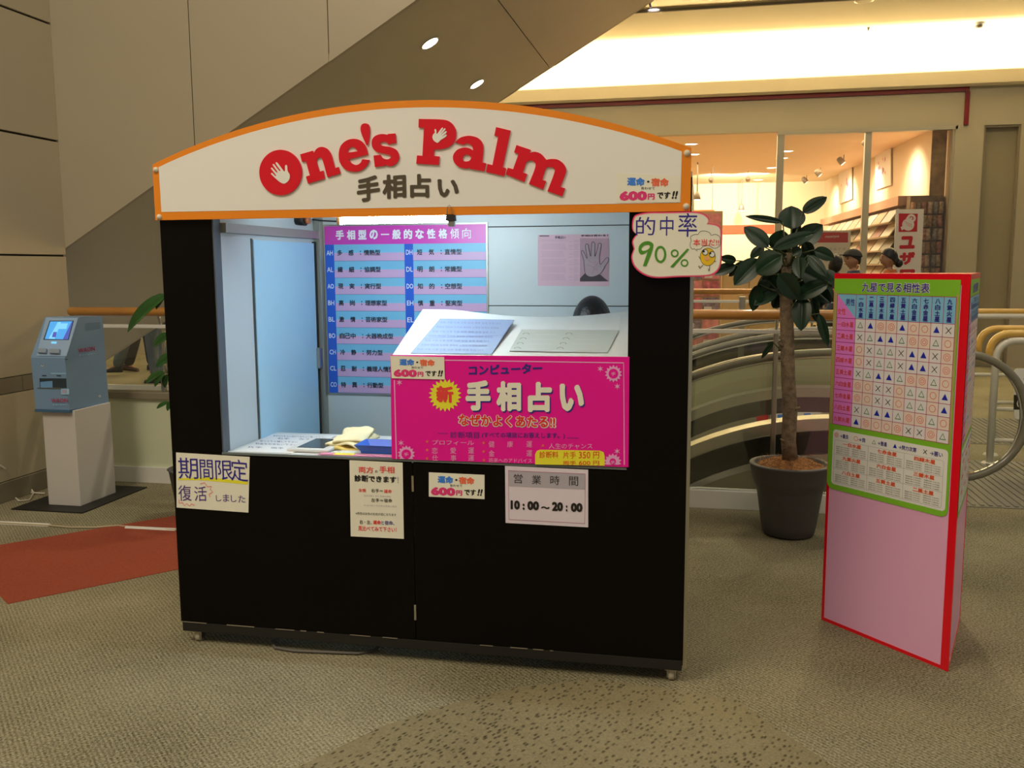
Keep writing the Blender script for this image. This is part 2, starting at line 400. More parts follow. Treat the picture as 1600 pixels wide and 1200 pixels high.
# glass guard with wooden handrail
gr = thing('glass_railing', (-1.5, 5.72, 0), 'glass guard railing with round wooden handrail behind the booth', 'railing')
xs = [-4.38, -3.655, -1.2, .455, 1.32]
for i, (a, c) in enumerate(zip(xs, xs[1:])):
    box('glass_panel', M_glass, gr, a + .012, c - .012, 5.725, 5.737, .645 if i < 2 else .115, 1.09)
for x, z0 in [(-3.655, .645), (-1.2, .115), (.455, .115), (1.32, .115)]:
    box('post', M_steel, gr, x - .014, x + .014, 5.715, 5.747, z0, 1.09, bev=.003)
box('top_cap', M_white, gr, -4.38, 1.33, 5.718, 5.744, 1.09, 1.115, bev=.004)
B().tube([(-4.34, 5.70, 1.205), (-4.33, 5.70, 1.205), (1.30, 5.70, 1.205), (1.31, 5.70, 1.205)], [.026, .031, .031, .026], 20).mk('handrail', M_wood, gr)
for x in (-3.655, -1.2, .455, 1.31):
    B().tube([(x, 5.731, 1.10), (x, 5.72, 1.15), (x, 5.70, 1.18)], .009, 8).mk('bracket', M_steel, gr)
gf = thing('glass_railing', (-2, VY1 + .1, 0), 'far glass guard railing with wooden handrail on the shop side of the escalators', 'railing')
YF = 10.72
xs = [-12, -9.5, -7.0, -4.6, -2.0, .47, 1.5]
for a, c in zip(xs, xs[1:]):
    if c < -4: continue
    box('glass_panel', M_glass, gf, a + .03, c - .03, YF, YF + .012, .06, 1.08)
for x in xs[3:]: box('post', M_steel, gf, x - .035, x + .035, YF - .02, YF + .03, 0, 1.15, bev=.004)
box('top_cap', M_white, gf, -4.6, 1.5, YF - .012, YF + .022, 1.08, 1.11, bev=.004)
B().tube([(-4.6, YF, 1.205), (1.5, YF, 1.205)], .033, 16).mk('handrail', M_wood, gf)

# ---- overhead escalator (its underside crosses the picture)
def azl(x): return 1.659 + .58 * (x + 4.384)
oe = thing('escalator', (-2, 7.3, 2.6), 'overhead escalator with beige side cladding and metal underside rising to the right', 'escalator')
EY0, EY1 = 5.78, 8.93
sx = [-7.24, -6.30, -5.38, -4.46, -3.36, -2.38, -1.40, -.42, .56, 1.54, 2.52, 3.5]
for a, c in zip(sx, sx[1:]):
    a0 = max(a, -7.2)
    B().prism([(a0 + .003, EY0, azl(a0)), (c - .003, EY0, azl(c)), (c - .003, EY0, azl(c) + 2.5), (a0 + .003, EY0, azl(a0) + 2.5)], (0, .04, 0)).mk('side_panel', M_side, oe)
    B().prism([(a0 + .003, EY1, azl(a0)), (c - .003, EY1, azl(c)), (c - .003, EY1, azl(c) + 1.6), (a0 + .003, EY1, azl(a0) + 1.6)], (0, -.04, 0)).mk('side_panel', M_side, oe)
ux = [-7.2, -5.36, -3.40, -1.44, .52, 2.48, 3.5]
for a, c in zip(ux, ux[1:]):
    B().prism([(a + .004, EY0 + .005, azl(a) + .002), (c - .004, EY0 + .005, azl(c) + .002), (c - .004, EY1 - .005, azl(c) + .002), (a + .004, EY1 - .005, azl(a) + .002)], (-.02, 0, .035)).mk('soffit_panel', M_soffit, oe)
B().prism([(-7.2, EY0 + .05, azl(-7.2) + .06), (3.5, EY0 + .05, azl(3.5) + .06), (3.5, EY1 - .05, azl(3.5) + .06), (-7.2, EY1 - .05, azl(-7.2) + .06)], (0, 0, .5)).mk('truss', M_seam, oe)
M_lampface = mat('downlight_face', (.9, .9, .85), .4, emit=(1, .93, .80), es=14)
M_lampring = mat('downlight_ring', (.6, .57, .5), .3, .5)
tilt = Matrix.Rotation(-atan2(.58, 1), 4, 'Y')
for (x, y), lb in zip([(-1.926, 6.55), (-1.94, 8.02), (1.1, 6.6), (1.1, 8.0)],
        ['larger round downlight in the escalator underside, nearer one', 'smaller round downlight in the escalator underside, beside the booth top', 
         'round downlight high in the escalator underside, near row', 'round downlight high in the escalator underside, far row']):
    z = azl(x); t = thing('downlight', (x, y, z), lb, 'ceiling light')
    T = Matrix.Translation((x, y, z)) @ tilt
    for nm, prof, m_ in (('trim_ring', [(.062, 0), (.075, -.004), (.078, 0), (.062, .004)], M_lampring), ('lamp', [(.0, -.001), (.062, -.001)], M_lampface)):
        bb = B().lathe(prof, 0, 0, 28); bb.v = [T @ Vector(v) for v in bb.v]; bb.mk(nm, m_, t)
    spot('downlight_glow', (x + .03, y, z - .04), (x + .03, y, 0), 110, (1, .88, .66), 110, .7, .05)

# ---- pair of escalators in the opening
HR = 2.64
def prof(zf, x):                   # height of a line that is zf above floor level on the flat part
    R = HR - (.955 - zf); dx = .9 - x
    if dx <= 0: return zf
    dm = R * .5
    if dx <= dm: return zf - (R - sqrt(R * R - dx * dx))
    return zf - (R - R * cos(radians(30))) - (dx - dm) * tan(radians(30))
EX = [-5.2, -4.2, -3.2, -2.4, -1.8, -1.3] + [-1.0 + .1 * i for i in range(20)] + [1.2, 1.6]
def band(y0, y1, zt, zb, x0=-5.2, x1=1.6):
    X = [x for x in EX if x0 <= x <= x1]
    return B().strip([(x, y0, prof(zt, x)) for x in X], [(x, y0, prof(zb, x)) for x in X], (0, y1 - y0, 0))
M_escdark = mat('escalator_dark_panel', (.028, .03, .026), .18, coat=.3)
M_escsteel = mat('escalator_steel', (.74, .74, .68), .34, 1, bump=(40, .06))
M_esccream = mat('escalator_cream', (.50, .49, .34), .4)
M_step = mat('escalator_step', (.10, .10, .095), .45, .6)
def escalator(ya, yb, label, near):
    e = thing('escalator', ((-1.0), (ya + yb) / 2, 0), label, 'escalator')
    for y, s in ((ya, 1), (yb, -1)):
        band(y - .02, y + .02, -.02, -.5).mk('outer_cladding', M_esccream, e) if s < 0 else None
        band(y - .12 * s, y - .09 * s, .285, -.35).mk('outer_cladding', M_esccream, e)
        band(y - .125 * s, y - .085 * s, .325, .285).mk('moulding', M_escsteel, e)
        band(y - .10 * s, y - .05 * s, .47, .32).mk('skirt_panel', M_escdark, e)
        band(y - .08 * s, y + .08 * s, .545, .47).mk('deck', M_escsteel, e)
        band(y + .07 * s, y + .09 * s, .47, .35).mk('inner_skirt', M_escdark, e)
        band(y + .07 * s, y + .10 * s, .35, .29).mk('skirt_trim', M_escsteel, e)
        band(y - .006, y + .006, .925, .54).mk('glass_balustrade', M_glass, e)
        # newel disc of glass and steel
        nx, nz, R = 1.585, .56, .39
        arc = [(nx + (R - .03) * cos(t), y - .006, nz + (R - .03) * sin(t)) for t in [radians(90 - 6 * k) for k in range(31)]]
        B().prism(arc, (0, .012, 0)).mk('glass_newel', M_glass, e)
        pts = [(x, y, prof(.955, x)) for x in EX if x < 1.58]
        pts += [(nx + R * cos(t), y, nz + R * sin(t) + .005) for t in [radians(90 - 7.5 * k) for k in range(25)]] + [(1.2, y, .175)]
        B().tube(pts, .025, 12).mk('handrail', M_rubber, e)
        B().tube([(p[0], p[1], p[2] - .0) if i < 0 else (p[0] - .035 * (p[0] - nx) / R if p[0] > nx else p[0], p[1], p[2] - .03 if p[0] <= nx and p[2] > .5 else p[2] + (.0 if p[0] > nx else .03)) for i, p in enumerate(pts)], .008, 8).mk('handrail_guide', M_escsteel, e)
    # steps
    x = 1.15; k = 0
    while x > -4.6:
        x1 = x - .4; zz = prof(.02, x - .2)
        st = box('step', M_step, e, x1 + .004, x - .004, ya + .12, yb - .12, zz - .20, zz, bev=.004); x = x1; k += 1
    box('landing_plate', M_escsteel, e, 1.17, 1.33, ya - .1, yb + .1, -.02, .006)
    return e
escalator(6.05, 7.55, 'escalator going down to the left, nearer of the pair behind the rubber tree', True)
escalator(8.15, 9.75, 'escalator going down to the left, farther of the pair beside the shop corridor', False)
# stickers on the inner skirt
for x0, x1, m_, nm in ((.46, .55, mat('sticker_red', S(190, 40, 40), .4), 'red'), (.57, .95, M_white, 'white'), (1.02, 1.2, M_white, 'white')):
    y = 7.55 - .105
    o = B().strip([(x, y, prof(.355, x)) for x in (x0, (x0 + x1) / 2, x1)], [(x, y, prof(.295, x)) for x in (x0, (x0 + x1) / 2, x1)], (0, -.002, 0)).mk('warning_sticker', m_)
    tag(o, {.46: 'small red warning sticker on the escalator skirt', .57: 'long white notice strip on the escalator skirt beside the red sticker', 1.02: 'short white notice strip farther right on the escalator skirt'}[x0], 'sticker')
for x0 in (.62, .72, .82, 1.05):
    y = 7.55 - .109
    o = B().strip([(x0, y, prof(.345, x0)), (x0 + .05, y, prof(.345, x0 + .05))], [(x0, y, prof(.31, x0)), (x0 + .05, y, prof(.31, x0 + .05))], (0, -.001, 0)).mk('printed_mark', I_blue)
    st = [q for q in COL.objects if q.name.startswith('warning_sticker')][1 if x0 < 1 else 2]
    o.parent = st

dv = thing('escalator_divider', (-1, 7.85, 0), 'plain cream divider panel between the two escalators', 'panel')
band(7.81, 7.87, .785, -.6).mk('panel', M_esccream, dv); band(7.80, 7.88, .80, .785).mk('top_trim', M_escsteel, dv)
# landing mats with ribs
M_mat = mat('grooved_mat', (.17, .17, .155), .5, .4)
for (x0, x1, y0, y1, lb) in ((1.34, 3.6, 6.02, 7.5, 'ribbed grey landing plate in front of the nearer escalator'), (1.34, 3.6, 8.2, 9.6, 'ribbed grey landing plate in front of the farther escalator')):
    t = thing('landing_mat', ((x0 + x1) / 2, (y0 + y1) / 2, 0), lb, 'floor mat')
    box('plate', M_mat, t, x0, x1, y0, y1, 0, .004)
    rb = B(); n = 46
    for k in range(n):
        a = x0 + (x1 - x0) * (k + .2) / n; rb.box(a, a + .022, y0 + .03, y1 - .03, .004, .009)
    tag(rb.mk('ribs', M_mat, t), kind='stuff')

# ---- ceiling, cove, shop front
FY = 14.5
def zY(Y, x, y): return onY(Y, x, y).z
M_ceil = mat('ceiling_paint', (.62, .55, .40), .6)
M_ceilgloss = mat('ceiling_metal', (.50, .44, .31), .22, .15)
M_fac = mat('facade_paint', (.44, .40, .29), .5, noise=(.6, .03))
lipb, lipt = zY(14.40, 1200, 147), zY(14.40, 1200, 121)
struct(B().box(-14, 8, 12.42, 15.3, 4.76, 4.9), 'ceiling', M_ceil)
cg = struct(B().box(-14, 8, 10.6, 12.42, 4.80, 4.9), 'ceiling_1', M_seam, label='backing of the glossy ceiling panels')
jx = [onZ(4.76, 1016, 10).x, onZ(4.76, 1265, 8).x]; dxx = jx[1] - jx[0]
e_ = [jx[0] + dxx * k for k in range(-5, 5)]
for a, c in zip(e_, e_[1:]): B().box(a + .012, c - .012, 10.62, 12.40, 4.765, 4.80, bev=.004).mk('ceiling_panel', M_ceilgloss, cg)
struct(B().box(-14, 8, 12.40, 12.44, 4.735, 4.80, bev=.004), 'trim_4', M_band, label='dark metal edge strip between ceiling parts')
struct(B().box(-14, 8, 14.9, 15.3, lipb, 4.76), 'wall_cove', M_cream)
struct(B().prism([(-14, 14.42, lipt), (-14, 14.38, lipt - .03), (-14, 14.38, lipb + .03), (-14, 14.42, lipb), (-14, 14.9, lipb), (-14, 14.9, lipb + .04), (-14, 14.45, lipb + .04), (-14, 14.45, lipt)], (22, 0, 0)), 'trim_5', M_cream, label='cream cove lip hiding the ceiling light')
area('cove_light', (-3, 14.60, lipb + .08), 21.5, .14, 1500, (1, .86, .58), rot=(radians(180 + 8), 0, 0))
M_tube = mat('cove_tube', (.9, .9, .8), .4, emit=(1, .84, .52), es=20)
B().tube([(-13.5, 14.50, lipb + .062), (7.5, 14.50, lipb + .062)], .012, 8).mk('light_strip', M_tube, [o for o in COL.objects if o.name == 'trim_5'][0])
for px, py in ((1022, 17), (1350, 1)):
    p = onZ(4.763, px, py); t = thing('downlight', p, 'bluish white round downlight in the glossy ceiling, ' + ('left one' if px < 1100 else 'right one at the top edge'), 'ceiling light')
    B().lathe([(.09, -.002), (.115, -.008), (.12, 0)], p.x, p.y, 28, 4.765).mk('trim_ring', M_lampring, t)
    B().lathe([(0, -.003), (.09, -.003)], p.x, p.y, 28, 4.765).mk('lamp', mat('cool_lamp', (.9, .9, .9), .4, emit=(.85, .80, 1), es=14), t)
p = onZ(4.76, 1530, 36); t = thing('smoke_detector', p, 'small round detector on the ceiling above the shop front', 'detector')
B().lathe([(.075, 0), (.075, -.025), (.055, -.03)], p.x, p.y, 24, 4.76).mk('base', M_white, t)
B().lathe([(.055, -.03), (.05, -.055), (.03, -.07), (0, -.072)], p.x, p.y, 24, 4.76).mk('dome', M_band, t)
p = onZ(4.76, 1357, 43); tag(B().lathe([(.02, 0), (.015, -.02), (.005, -.045), (.018, -.05), (0, -.052)], p.x, p.y, 14, 4.76).mk('sprinkler', M_band), 'tiny sprinkler head on the ceiling', 'sprinkler')

headz = zY(FY, 1350, 201)
XG0, XGR = onY(FY, 1218, 300).x, onY(FY, 1488, 300).x
XP0, XR0, XR1 = onY(FY, 1503, 300).x, onY(FY, 1532, 300).x, onY(FY, 1590, 300).x
XW = onY(FY, 1597, 300).x
# facade: header, right pier with recessed service door
struct(B().box(-14, XP0, FY, FY + .15, headz, lipb), 'wall_shopfront', M_fac)
struct(B().box(XGR, XR0, FY - .0, FY + .15, 0, headz), 'wall_pier', M_fac)
struct(B().box(XP0, XR0, FY, FY + .15, headz, lipb), 'wall_pier_top', M_fac)
recz = zY(FY, 1560, 195)
struct(B().box(XR0, XR1, FY, FY + .15, recz, lipb), 'wall_over_door', M_fac)
struct(B().box(XR1, 8, FY, FY + .15, 0, lipb), 'wall_right', M_fac)
d1 = struct(B().box(XR0, XR1, FY + .10, FY + .15, 0, recz), 'door_1', mat('service_door', (.33, .29, .19), .5), label='recessed beige service door right of the shop window')
box('door_frame', M_band, d1, XR0, XR0 + .03, FY + .02, FY + .10, 0, recz); box('door_frame', M_band, d1, XR1 - .03, XR1, FY + .02, FY + .10, 0, recz)
box('door_frame', M_band, d1, XR0 + .03, XR1 - .03, FY + .02, FY + .10, recz - .03, recz)
box('door_seam', M_seam, d1, XR0 + .52, XR0 + .53, FY + .095, FY + .10, 0, recz - .03)
struct(B().box(-14, -1.5, FY, FY + .15, 0, headz), 'wall_shopfront_left', M_cream)
struct(B().box(-14, 8, FY - .03, FY, 0, .12), 'baseboard_shopfront', M_band) if False else None
M_redtrim = mat('red_trim', (.17, .004, .006), .4)
zt = zY(FY, 1400, 142)
struct(B().box(-8, XP0 + .02, FY - .03, FY, zt - .05, zt + .03), 'trim_6', M_redtrim, label='thin dark red band along the shop front')
zb = zY(FY, 1497, 196)
struct(B().box(XP0 - .03, XP0 + .03, FY - .03, FY, zb, zt - .05), 'trim_7', M_redtrim, label='short upright end of the red band')
# windows of the shop
XM = onY(FY, 1354, 300).x
w1 = thing('window_1', ((XG0 + XGR) / 2, FY, 0), 'tall shop window with slim metal frame right of the entrance', 'window'); w1['kind'] = 'structure'
M_frame = mat('window_frame', (.50, .47, .37), .35, .5)
for x, w in ((XG0, .05), (XM, .045), (XGR, .03)): box('window_frame', M_frame, w1, x - w, x + w, FY + .02, FY + .12, 0, headz)
box('window_frame', M_frame, w1, XG0 - .05, XGR + .03, FY + .0, FY + .13, headz - .05, headz)
box('window_frame', M_frame, w1, XG0 + .05, XGR - .03, FY + .02, FY + .12, 0, .10)
for a, c in ((XG0, XM), (XM, XGR)): box('window_pane', M_shopglass, w1, a + .05, c - .045, FY + .06, FY + .072, .10, headz - .05)
# shop room
M_shopwall = mat('shop_wall', (.70, .58, .40), .6); M_shopceil = mat('shop_ceiling', (.72, .56, .36), .6)
struct(B().box(-8, 5, FY + .15, 25.5, -.02, 0), 'floor_shop', mat('shop_floor', (.50, .40, .24), .35))
struct(B().box(-8, 5, FY + .15, 25.5, headz + .12, headz + .3), 'ceiling_shop', M_shopceil)
struct(B().box(-8, 5, 24.6, 24.8, 0, headz + .12), 'wall_shop_back', M_shopwall)
struct(B().prism([(3.55, FY + .15, 0), (3.7, FY + .15, 0), (3.2, 24.6, 0), (3.02, 24.6, 0)], (0, 0, headz + .12)), 'wall_shop_right', M_shopwall)
struct(B().box(-2.2, -2.0, FY + .15, 24.6, 0, headz + .12), 'wall_shop_left', M_shopwall)
M_orstripe = mat('orange_stripe', (.62, .07, .012), .6)
z_ = zY(24.5, 1150, 362)
struct(B().box(onY(24.5, 1085, 362).x, onY(24.5, 1211, 358).x, 24.55, 24.6, z_ - .05, z_ + .17), 'trim_8', M_orstripe, label='orange stripe on the back wall of the shop')
# shop ceiling lamps
ZC = headz + .12
k = 0
for px, py in ((1080, 225), (1084, 241), (1230, 236), (1222, 247), (1206, 262), (1195, 271), (1185, 281), (1174, 288)):
    p = onZ(ZC, px, py); t = thing('downlight', p, 'round warm shop ceiling downlight, ' + ['above the booth sign corner', 'small one just below the first beside the sign corner', 'nearest in the receding row', 'second in the receding row', 'third in the receding row', 'fourth in the receding row', 'fifth in the receding row', 'farthest in the receding row'][k], 'ceiling light', 'downlights in the shop ceiling'); k += 1
    B().lathe([(.10, -.002), (.125, -.01), (.13, 0)], p.x, p.y, 20, ZC).mk('trim_ring', M_white, t)
    B().lathe([(0, -.003), (.10, -.003)], p.x, p.y, 20, ZC).mk('lamp', mat('warm_lamp', (.9, .9, .9), .4, emit=(1, .85, .6), es=9), t)
M_track = mat('spot_housing', (.30, .27, .22), .4, .4)
for (x, y, z, tx, ty, tz), lb in zip(SPOTS, ['nearest track spotlight behind the shop window', 'second track spotlight behind the shop window', 'third track spotlight along the shop ceiling', 'fourth track spotlight along the shop ceiling', 'left track spotlight lighting the shop back wall', 'right track spotlight lighting the shop back wall']):
    t = thing('spotlight', (x, y, z), lb, 'spotlight')
    d = (Vector((tx, ty, tz)) - Vector((x, y, z))).normalized(); p = Vector((x, y, z))
    B().tube([p - d * .16, p - d * .14, p - d * .02], [.03, .055, .06], 16).mk('housing', M_track, t)
    B().tube([p - d * .03, p - d * .012], .045, 16).mk('lamp', MATS['warm_lamp'], t)
    B().tube([(x, y, ZC), (x, y, z + .05), tuple(p - d * .1)], .008, 6).mk('arm', M_track, t)
for (x, y, lb) in ((-.1, 19.5, 'pendant spotlight near the shop entrance'), (.95, 23.5, 'far pendant spotlight in the shop')):
    t = thing('spotlight', (x, y, 3.0), lb, 'spotlight')
    B().tube([(x, y, ZC), (x, y, 2.95)], .012, 6).mk('arm', M_track, t); B().tube([(x, y, 3.0), (x, y, 2.94), (x, y, 2.84)], [.03, .06, .075], 14).mk('housing', M_track, t)
    B().lathe([(0, -.001), (.07, -.001)], x, y, 14, 2.84).mk('lamp', MATS['warm_lamp'], t)

# ---- shop contents
def wallx(y, o=0): return 3.55 + (3.02 - 3.55) * (y - 14.65) / 9.95 - o     # right shop wall
def shx(y): return 2.86 + (2.62 - 2.86) * (y - 14.5) / 7 
t = thing('book_rack', (2.9, 18, 0), 'long slanted wall rack of pattern books along the right shop wall', 'shelf')
ORD = 'first second third fourth fifth sixth seventh eighth ninth tenth eleventh twelfth thirteenth fourteenth fifteenth sixteenth seventeenth eighteenth nineteenth twentieth twenty-first twenty-second'.split()
ROWZ = [2.30, 2.085, 1.87, 1.655, 1.44, 1.225]
B().prism([(shx(15.15) + .1, 15.15, 2.40), (3.50, 15.15, 2.40), (3.1, 22.5, 2.40), (shx(22.5) + .1, 22.5, 2.40)], (0, 0, .14)).mk('top_board', mat('rack_pink_wood', (.62, .36, .24), .5), t)
B().prism([(shx(15.15) + .30, 15.15, 0), (3.49, 15.15, 0), (3.09, 22.5, 0), (shx(22.5) + .30, 22.5, 0)], (0, 0, 2.4)).mk('back_panel', mat('rack_back', (.40, .30, .18), .6), t)
for z in ROWZ:
    B().prism([(shx(15.15) - .02, 15.15, z - .165), (shx(15.15) + .30, 15.15, z - .165), (shx(22.5) + .30, 22.5, z - .165), (shx(22.5) - .02, 22.5, z - .165)], (0, 0, .02)).mk('shelf_board', MATS['rack_back'], t)
BC = [(.80, .76, .64), (.50, .36, .20), (.62, .64, .60), (.50, .20, .12), (.34, .38, .20), (.66, .44, .26), (.28, .24, .14), (.50, .54, .40)]
proto = None
for ri, z in enumerate(ROWZ[:5]):
    y = 15.2; ci = 0
    while y < 21.2:
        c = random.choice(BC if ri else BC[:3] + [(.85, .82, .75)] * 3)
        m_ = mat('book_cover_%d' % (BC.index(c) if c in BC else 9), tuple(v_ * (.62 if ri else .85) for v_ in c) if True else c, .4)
        x = shx(y)
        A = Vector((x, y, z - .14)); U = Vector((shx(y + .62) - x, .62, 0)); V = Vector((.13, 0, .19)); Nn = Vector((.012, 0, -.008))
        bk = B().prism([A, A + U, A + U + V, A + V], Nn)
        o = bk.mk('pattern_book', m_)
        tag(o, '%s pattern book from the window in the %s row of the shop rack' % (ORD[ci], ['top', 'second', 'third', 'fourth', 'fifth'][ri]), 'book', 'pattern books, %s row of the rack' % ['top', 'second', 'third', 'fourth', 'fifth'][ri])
        y += .70; ci += 1
# wall pictures on the right shop wall
for (x0, y0, x1, y1), lb in (((1369, 202, 1393, 292), 'tall framed fashion picture nearest the shop window'), ((1312, 240, 1332, 314), 'second framed picture on the shop wall, farther in')):
    pts = []
    for (px, py) in ((x0, y0 + 8), (x1, y0), (x1, y1 - 3), (x0, y1 + 5)):
        d = ray(px, py); n = Vector((9.95, .53, 0)).normalized(); p0 = Vector((3.53, 14.65, 0)); pts.append(C0 + d * ((p0 - C0).dot(n) / d.dot(n)))
    t = thing('wall_picture', sum(pts, Vector()) / 4, lb, 'picture')
    B().prism(pts, Vector((-.02, 0, 0))).mk('picture_board', mat('picture_white', (.8, .76, .7), .4), t)
    u = pts[1] - pts[0]; v = pts[3] - pts[0]
    for k in range(9):
        a, c = random.uniform(.15, .75), random.uniform(.45, .88); q = pts[0] + u * a + v * c + Vector((-.022, 0, 0)); r = random.uniform(.03, .07)
        B().prism([q + Vector((0, r * cos(2 * pi * j / 9), r * sin(2 * pi * j / 9) * random.uniform(.6, 1))) for j in range(9)], (-.002, 0, 0)).mk('printed_flower', mat('picture_pink', (.65, .28, .42), .5), t)
# shop banner with emblem
YB = FY - .25
bn = Sheet(onY(YB, 1396, 440), (1, 0, 0), (0, 0, 1)); TB = thing('banner', onY(YB, 1417, 600) , 'white upright shop banner with red emblem and red katakana', 'banner')
TB.location.z = 0
M_banw = mat('banner_white', (.62, .60, .60), .5); M_banr = mat('banner_red', (.45, .015, .03), .5)
x0_, x1_ = onY(YB, 1397, 400).x, onY(YB, 1440, 400).x; zt_ = onY(YB, 1418, 327).z
box('banner_board', M_banw, TB, x0_, x1_, YB, YB + .04, .12, zt_); box('base_plate', M_dsteel, TB, x0_ - .03, x1_ + .03, YB - .12, YB + .18, 0, .12, bev=.01)
bn.p = Vector((x0_, YB - .001, .0)) ; bn.n = Vector((0, -1, 0))
bn.quad((1404, 362.5), (1433, 362), (1434, 334), (1404.5, 333.5), M_banr)
em = M_banw
bn.loops([[(1424 + 7 * cos(t_ / 3), 341 + 6.5 * sin(t_ / 3)) for t_ in range(19)], [(1424 + 3.5 * cos(t_ / 3), 341 + 3.2 * sin(t_ / 3)) for t_ in range(19)]], em, 2, 'emblem')
bn.disc(1419, 351, 9.5, em, 3, 'emblem'); bn.disc(1424, 341, 2, em, 3, 'emblem')
bn.poly([(1407, 355), (1417, 349), (1419, 354), (1409, 360)], em, 4, 'emblem'); bn.poly([(1416, 340), (1421, 338), (1422, 345), (1415, 347)], em, 5, 'emblem')
for k in range(3): bn.line([(1419 - 6 + 2 * k, 346 + k * 3), (1425, 351 + 2 * k)], .004, M_banr, 5, 'emblem')
for ch, yb, h in (('ユ', 389, 20), ('ザ', 414, 20), ('ワ', 441, 20), ('ヤ', 467, 20)): bn.text(ch, 1405, yb, 1429, yb - .5, h, M_banr, 2, .07)
bn.finish(TB)
# mottled fabric display beside the window
YD = FY + .35
t = thing('fabric_display', (onY(YD, 1446, 400).x, YD, 0), 'brown display column covered with rolled floral fabrics at the window end', 'display')
xa, xb_, zc = onY(YD, 1418, 400).x, onY(YD, 1470, 400).x, onY(YD, 1440, 306).z
box('column', mat('display_dark', (.26, .19, .12), .6, noise=(6, .6)), t, xa, xb_, YD, YD + .25, 0, zc)
fc = [(.50, .30, .18), (.55, .44, .32), (.32, .30, .28), (.62, .48, .36), (.55, .28, .22), (.30, .22, .15)]
for k in range(6):
    for j in range(11):
        m_ = mat('fabric_%d' % ((k * 5 + j * 3) % 6), fc[(k * 5 + j * 3) % 6], .8, noise=(25, .5)); xx = xa + (xb_ - xa) * (k + .5) / 6; zz = .3 + j * .195
        if zz < zc - .1: B().tube([(xx, YD - .03, zz), (xx + random.uniform(-.02, .02), YD - .03, zz + .17)], .038, 9).mk('fabric_roll', m_, t)
z2 = onY(YD, 1460, 200).z
box('fabric_strip', mat('fabric_gold', (.36, .25, .12), .6, noise=(7, .5)), t, onY(YD, 1455, 250).x, onY(YD, 1478, 250).x, YD, YD + .03, zc, z2)
# red topped calendar board
YC = 14.95
t = thing('calendar_board', (onY(YC, 1296, 400).x, YC, 0), 'standing calendar board with red header inside the shop', 'sign board')
cx0, cx1 = onY(YC, 1262, 400).x, onY(YC, 1328, 400).x; ct = onY(YC, 1300, 360).z
box('board', M_white, t, cx0, cx1, YC, YC + .03, .7, ct, bev=.006)
sh = Sheet((cx0, YC - .001, 0), (1, 0, 0), (0, 0, 1))
sh.quad((1264, 379), (1325, 379), (1325, 363), (1264, 363), mat('header_red', S(190, 40, 30), .5))
sh.text('nuanyo', 1289, 373, 1311, 372.5, 4.5, M_white, 2, .0, .3)
for r_ in range(3):
    for c_ in range(8): sh.text(str(r_ * 7 + c_ + 1), 1268 + c_ * 7, 391 + r_ * 9, 1272 + c_ * 7, 391 + r_ * 9, 4, I_grey, 1, 0)
sh.finish(t)
for x in (cx0 + .1, cx1 - .1): box('leg', M_steel, t, x - .015, x + .015, YC + .03, YC + .06, 0, ct - .1)
# pink merchandise panels at the entrance
YP = 14.2
pl, pr = onY(YP, 1083, 480).x - .9, onY(YP, 1124, 480).x
pt, pb_ = onY(YP, 1110, 330).z, onY(YP, 1110, 541).z
t = thing('poster_stand', ((pl + pr) / 2, YP, 0), 'pink poster stand with pictures in tiers at the shop entrance', 'display')
box('back_board', mat('stand_tan', (.60, .42, .24), .5), t, pl, pr + .02, YP + .01, YP + .05, 0, pt)
M_pk = [mat('poster_pink', (.80, .30, .32), .5, noise=(9, .35)), mat('poster_rose', (.65, .18, .22), .5, noise=(14, .5)), mat('poster_dim', (.30, .22, .30), .5, noise=(20, .8))]
zz = pb_; k = 0
while zz < pt - .1:
    for j in range(5):
        wv = (pr - pl) / 5; a = pl + j * wv
        box('poster', M_pk[(k * 2 + j) % 3], t, a + .008, a + wv - .008, YP - .002, YP + .01, zz + .012, zz + .235)
        if (k + j) % 2 == 0: box('poster_print', mat('poster_print_white', (.8, .72, .72), .5), t, a + .03, a + .03 + wv * .45, YP - .006, YP - .003, zz + .03, zz + .10)
    zz += .25; k += 1
box('lower_panel', mat('stand_light', (.55, .45, .30), .5), t, pl, pr, YP, YP + .05, 0, pb_)
# wooden cabinets behind the far railing
M_cab = mat('cabinet_wood', (.72, .48, .24), .45, noise=(2, .06))
YK = 14.25
cz = onY(YK, 1180, 428).z
t = thing('shop_cabinet', (onY(YK, 1170, 480).x, YK, 0), 'pale wooden cabinet with tall doors at the shop entrance', 'cabinet')
ca, cb = onY(YK, 1127, 480).x, onY(YK, 1212, 480).x
box('body', M_cab, t, ca, cb, YK, YK + .5, 0, cz)
ym = onY(YK, 1150, 549).z
for i in range(2):
    a = ca + (cb - ca) * i / 2; c = ca + (cb - ca) * (i + 1) / 2
    box('door', M_cab, t, a + .006, c - .006, YK - .02, YK, ym + .01, cz - .01, bev=.003); box('drawer', M_cab, t, a + .006, c - .006, YK - .02, YK, .04, ym - .01, bev=.003)
t = thing('shop_counter', (1.4, 14.9, 0), 'wooden shop counter with small goods on its shelves left of the window', 'shelf')
ca, cb = 1.35, 2.35
for z in (.35, .68, 1.0): box('shelf_board', M_cab, t, ca - .6, cb, 15.3, 15.7, z, z + .03)
for x in (ca - .6, ca, cb - .03): box('upright', M_cab, t, x, x + .03, 15.3, 15.7, 0, 1.03)
gc = [(.50, .10, .06), (.06, .05, .04), (.45, .30, .14), (.30, .22, .10), (.6, .5, .34)]
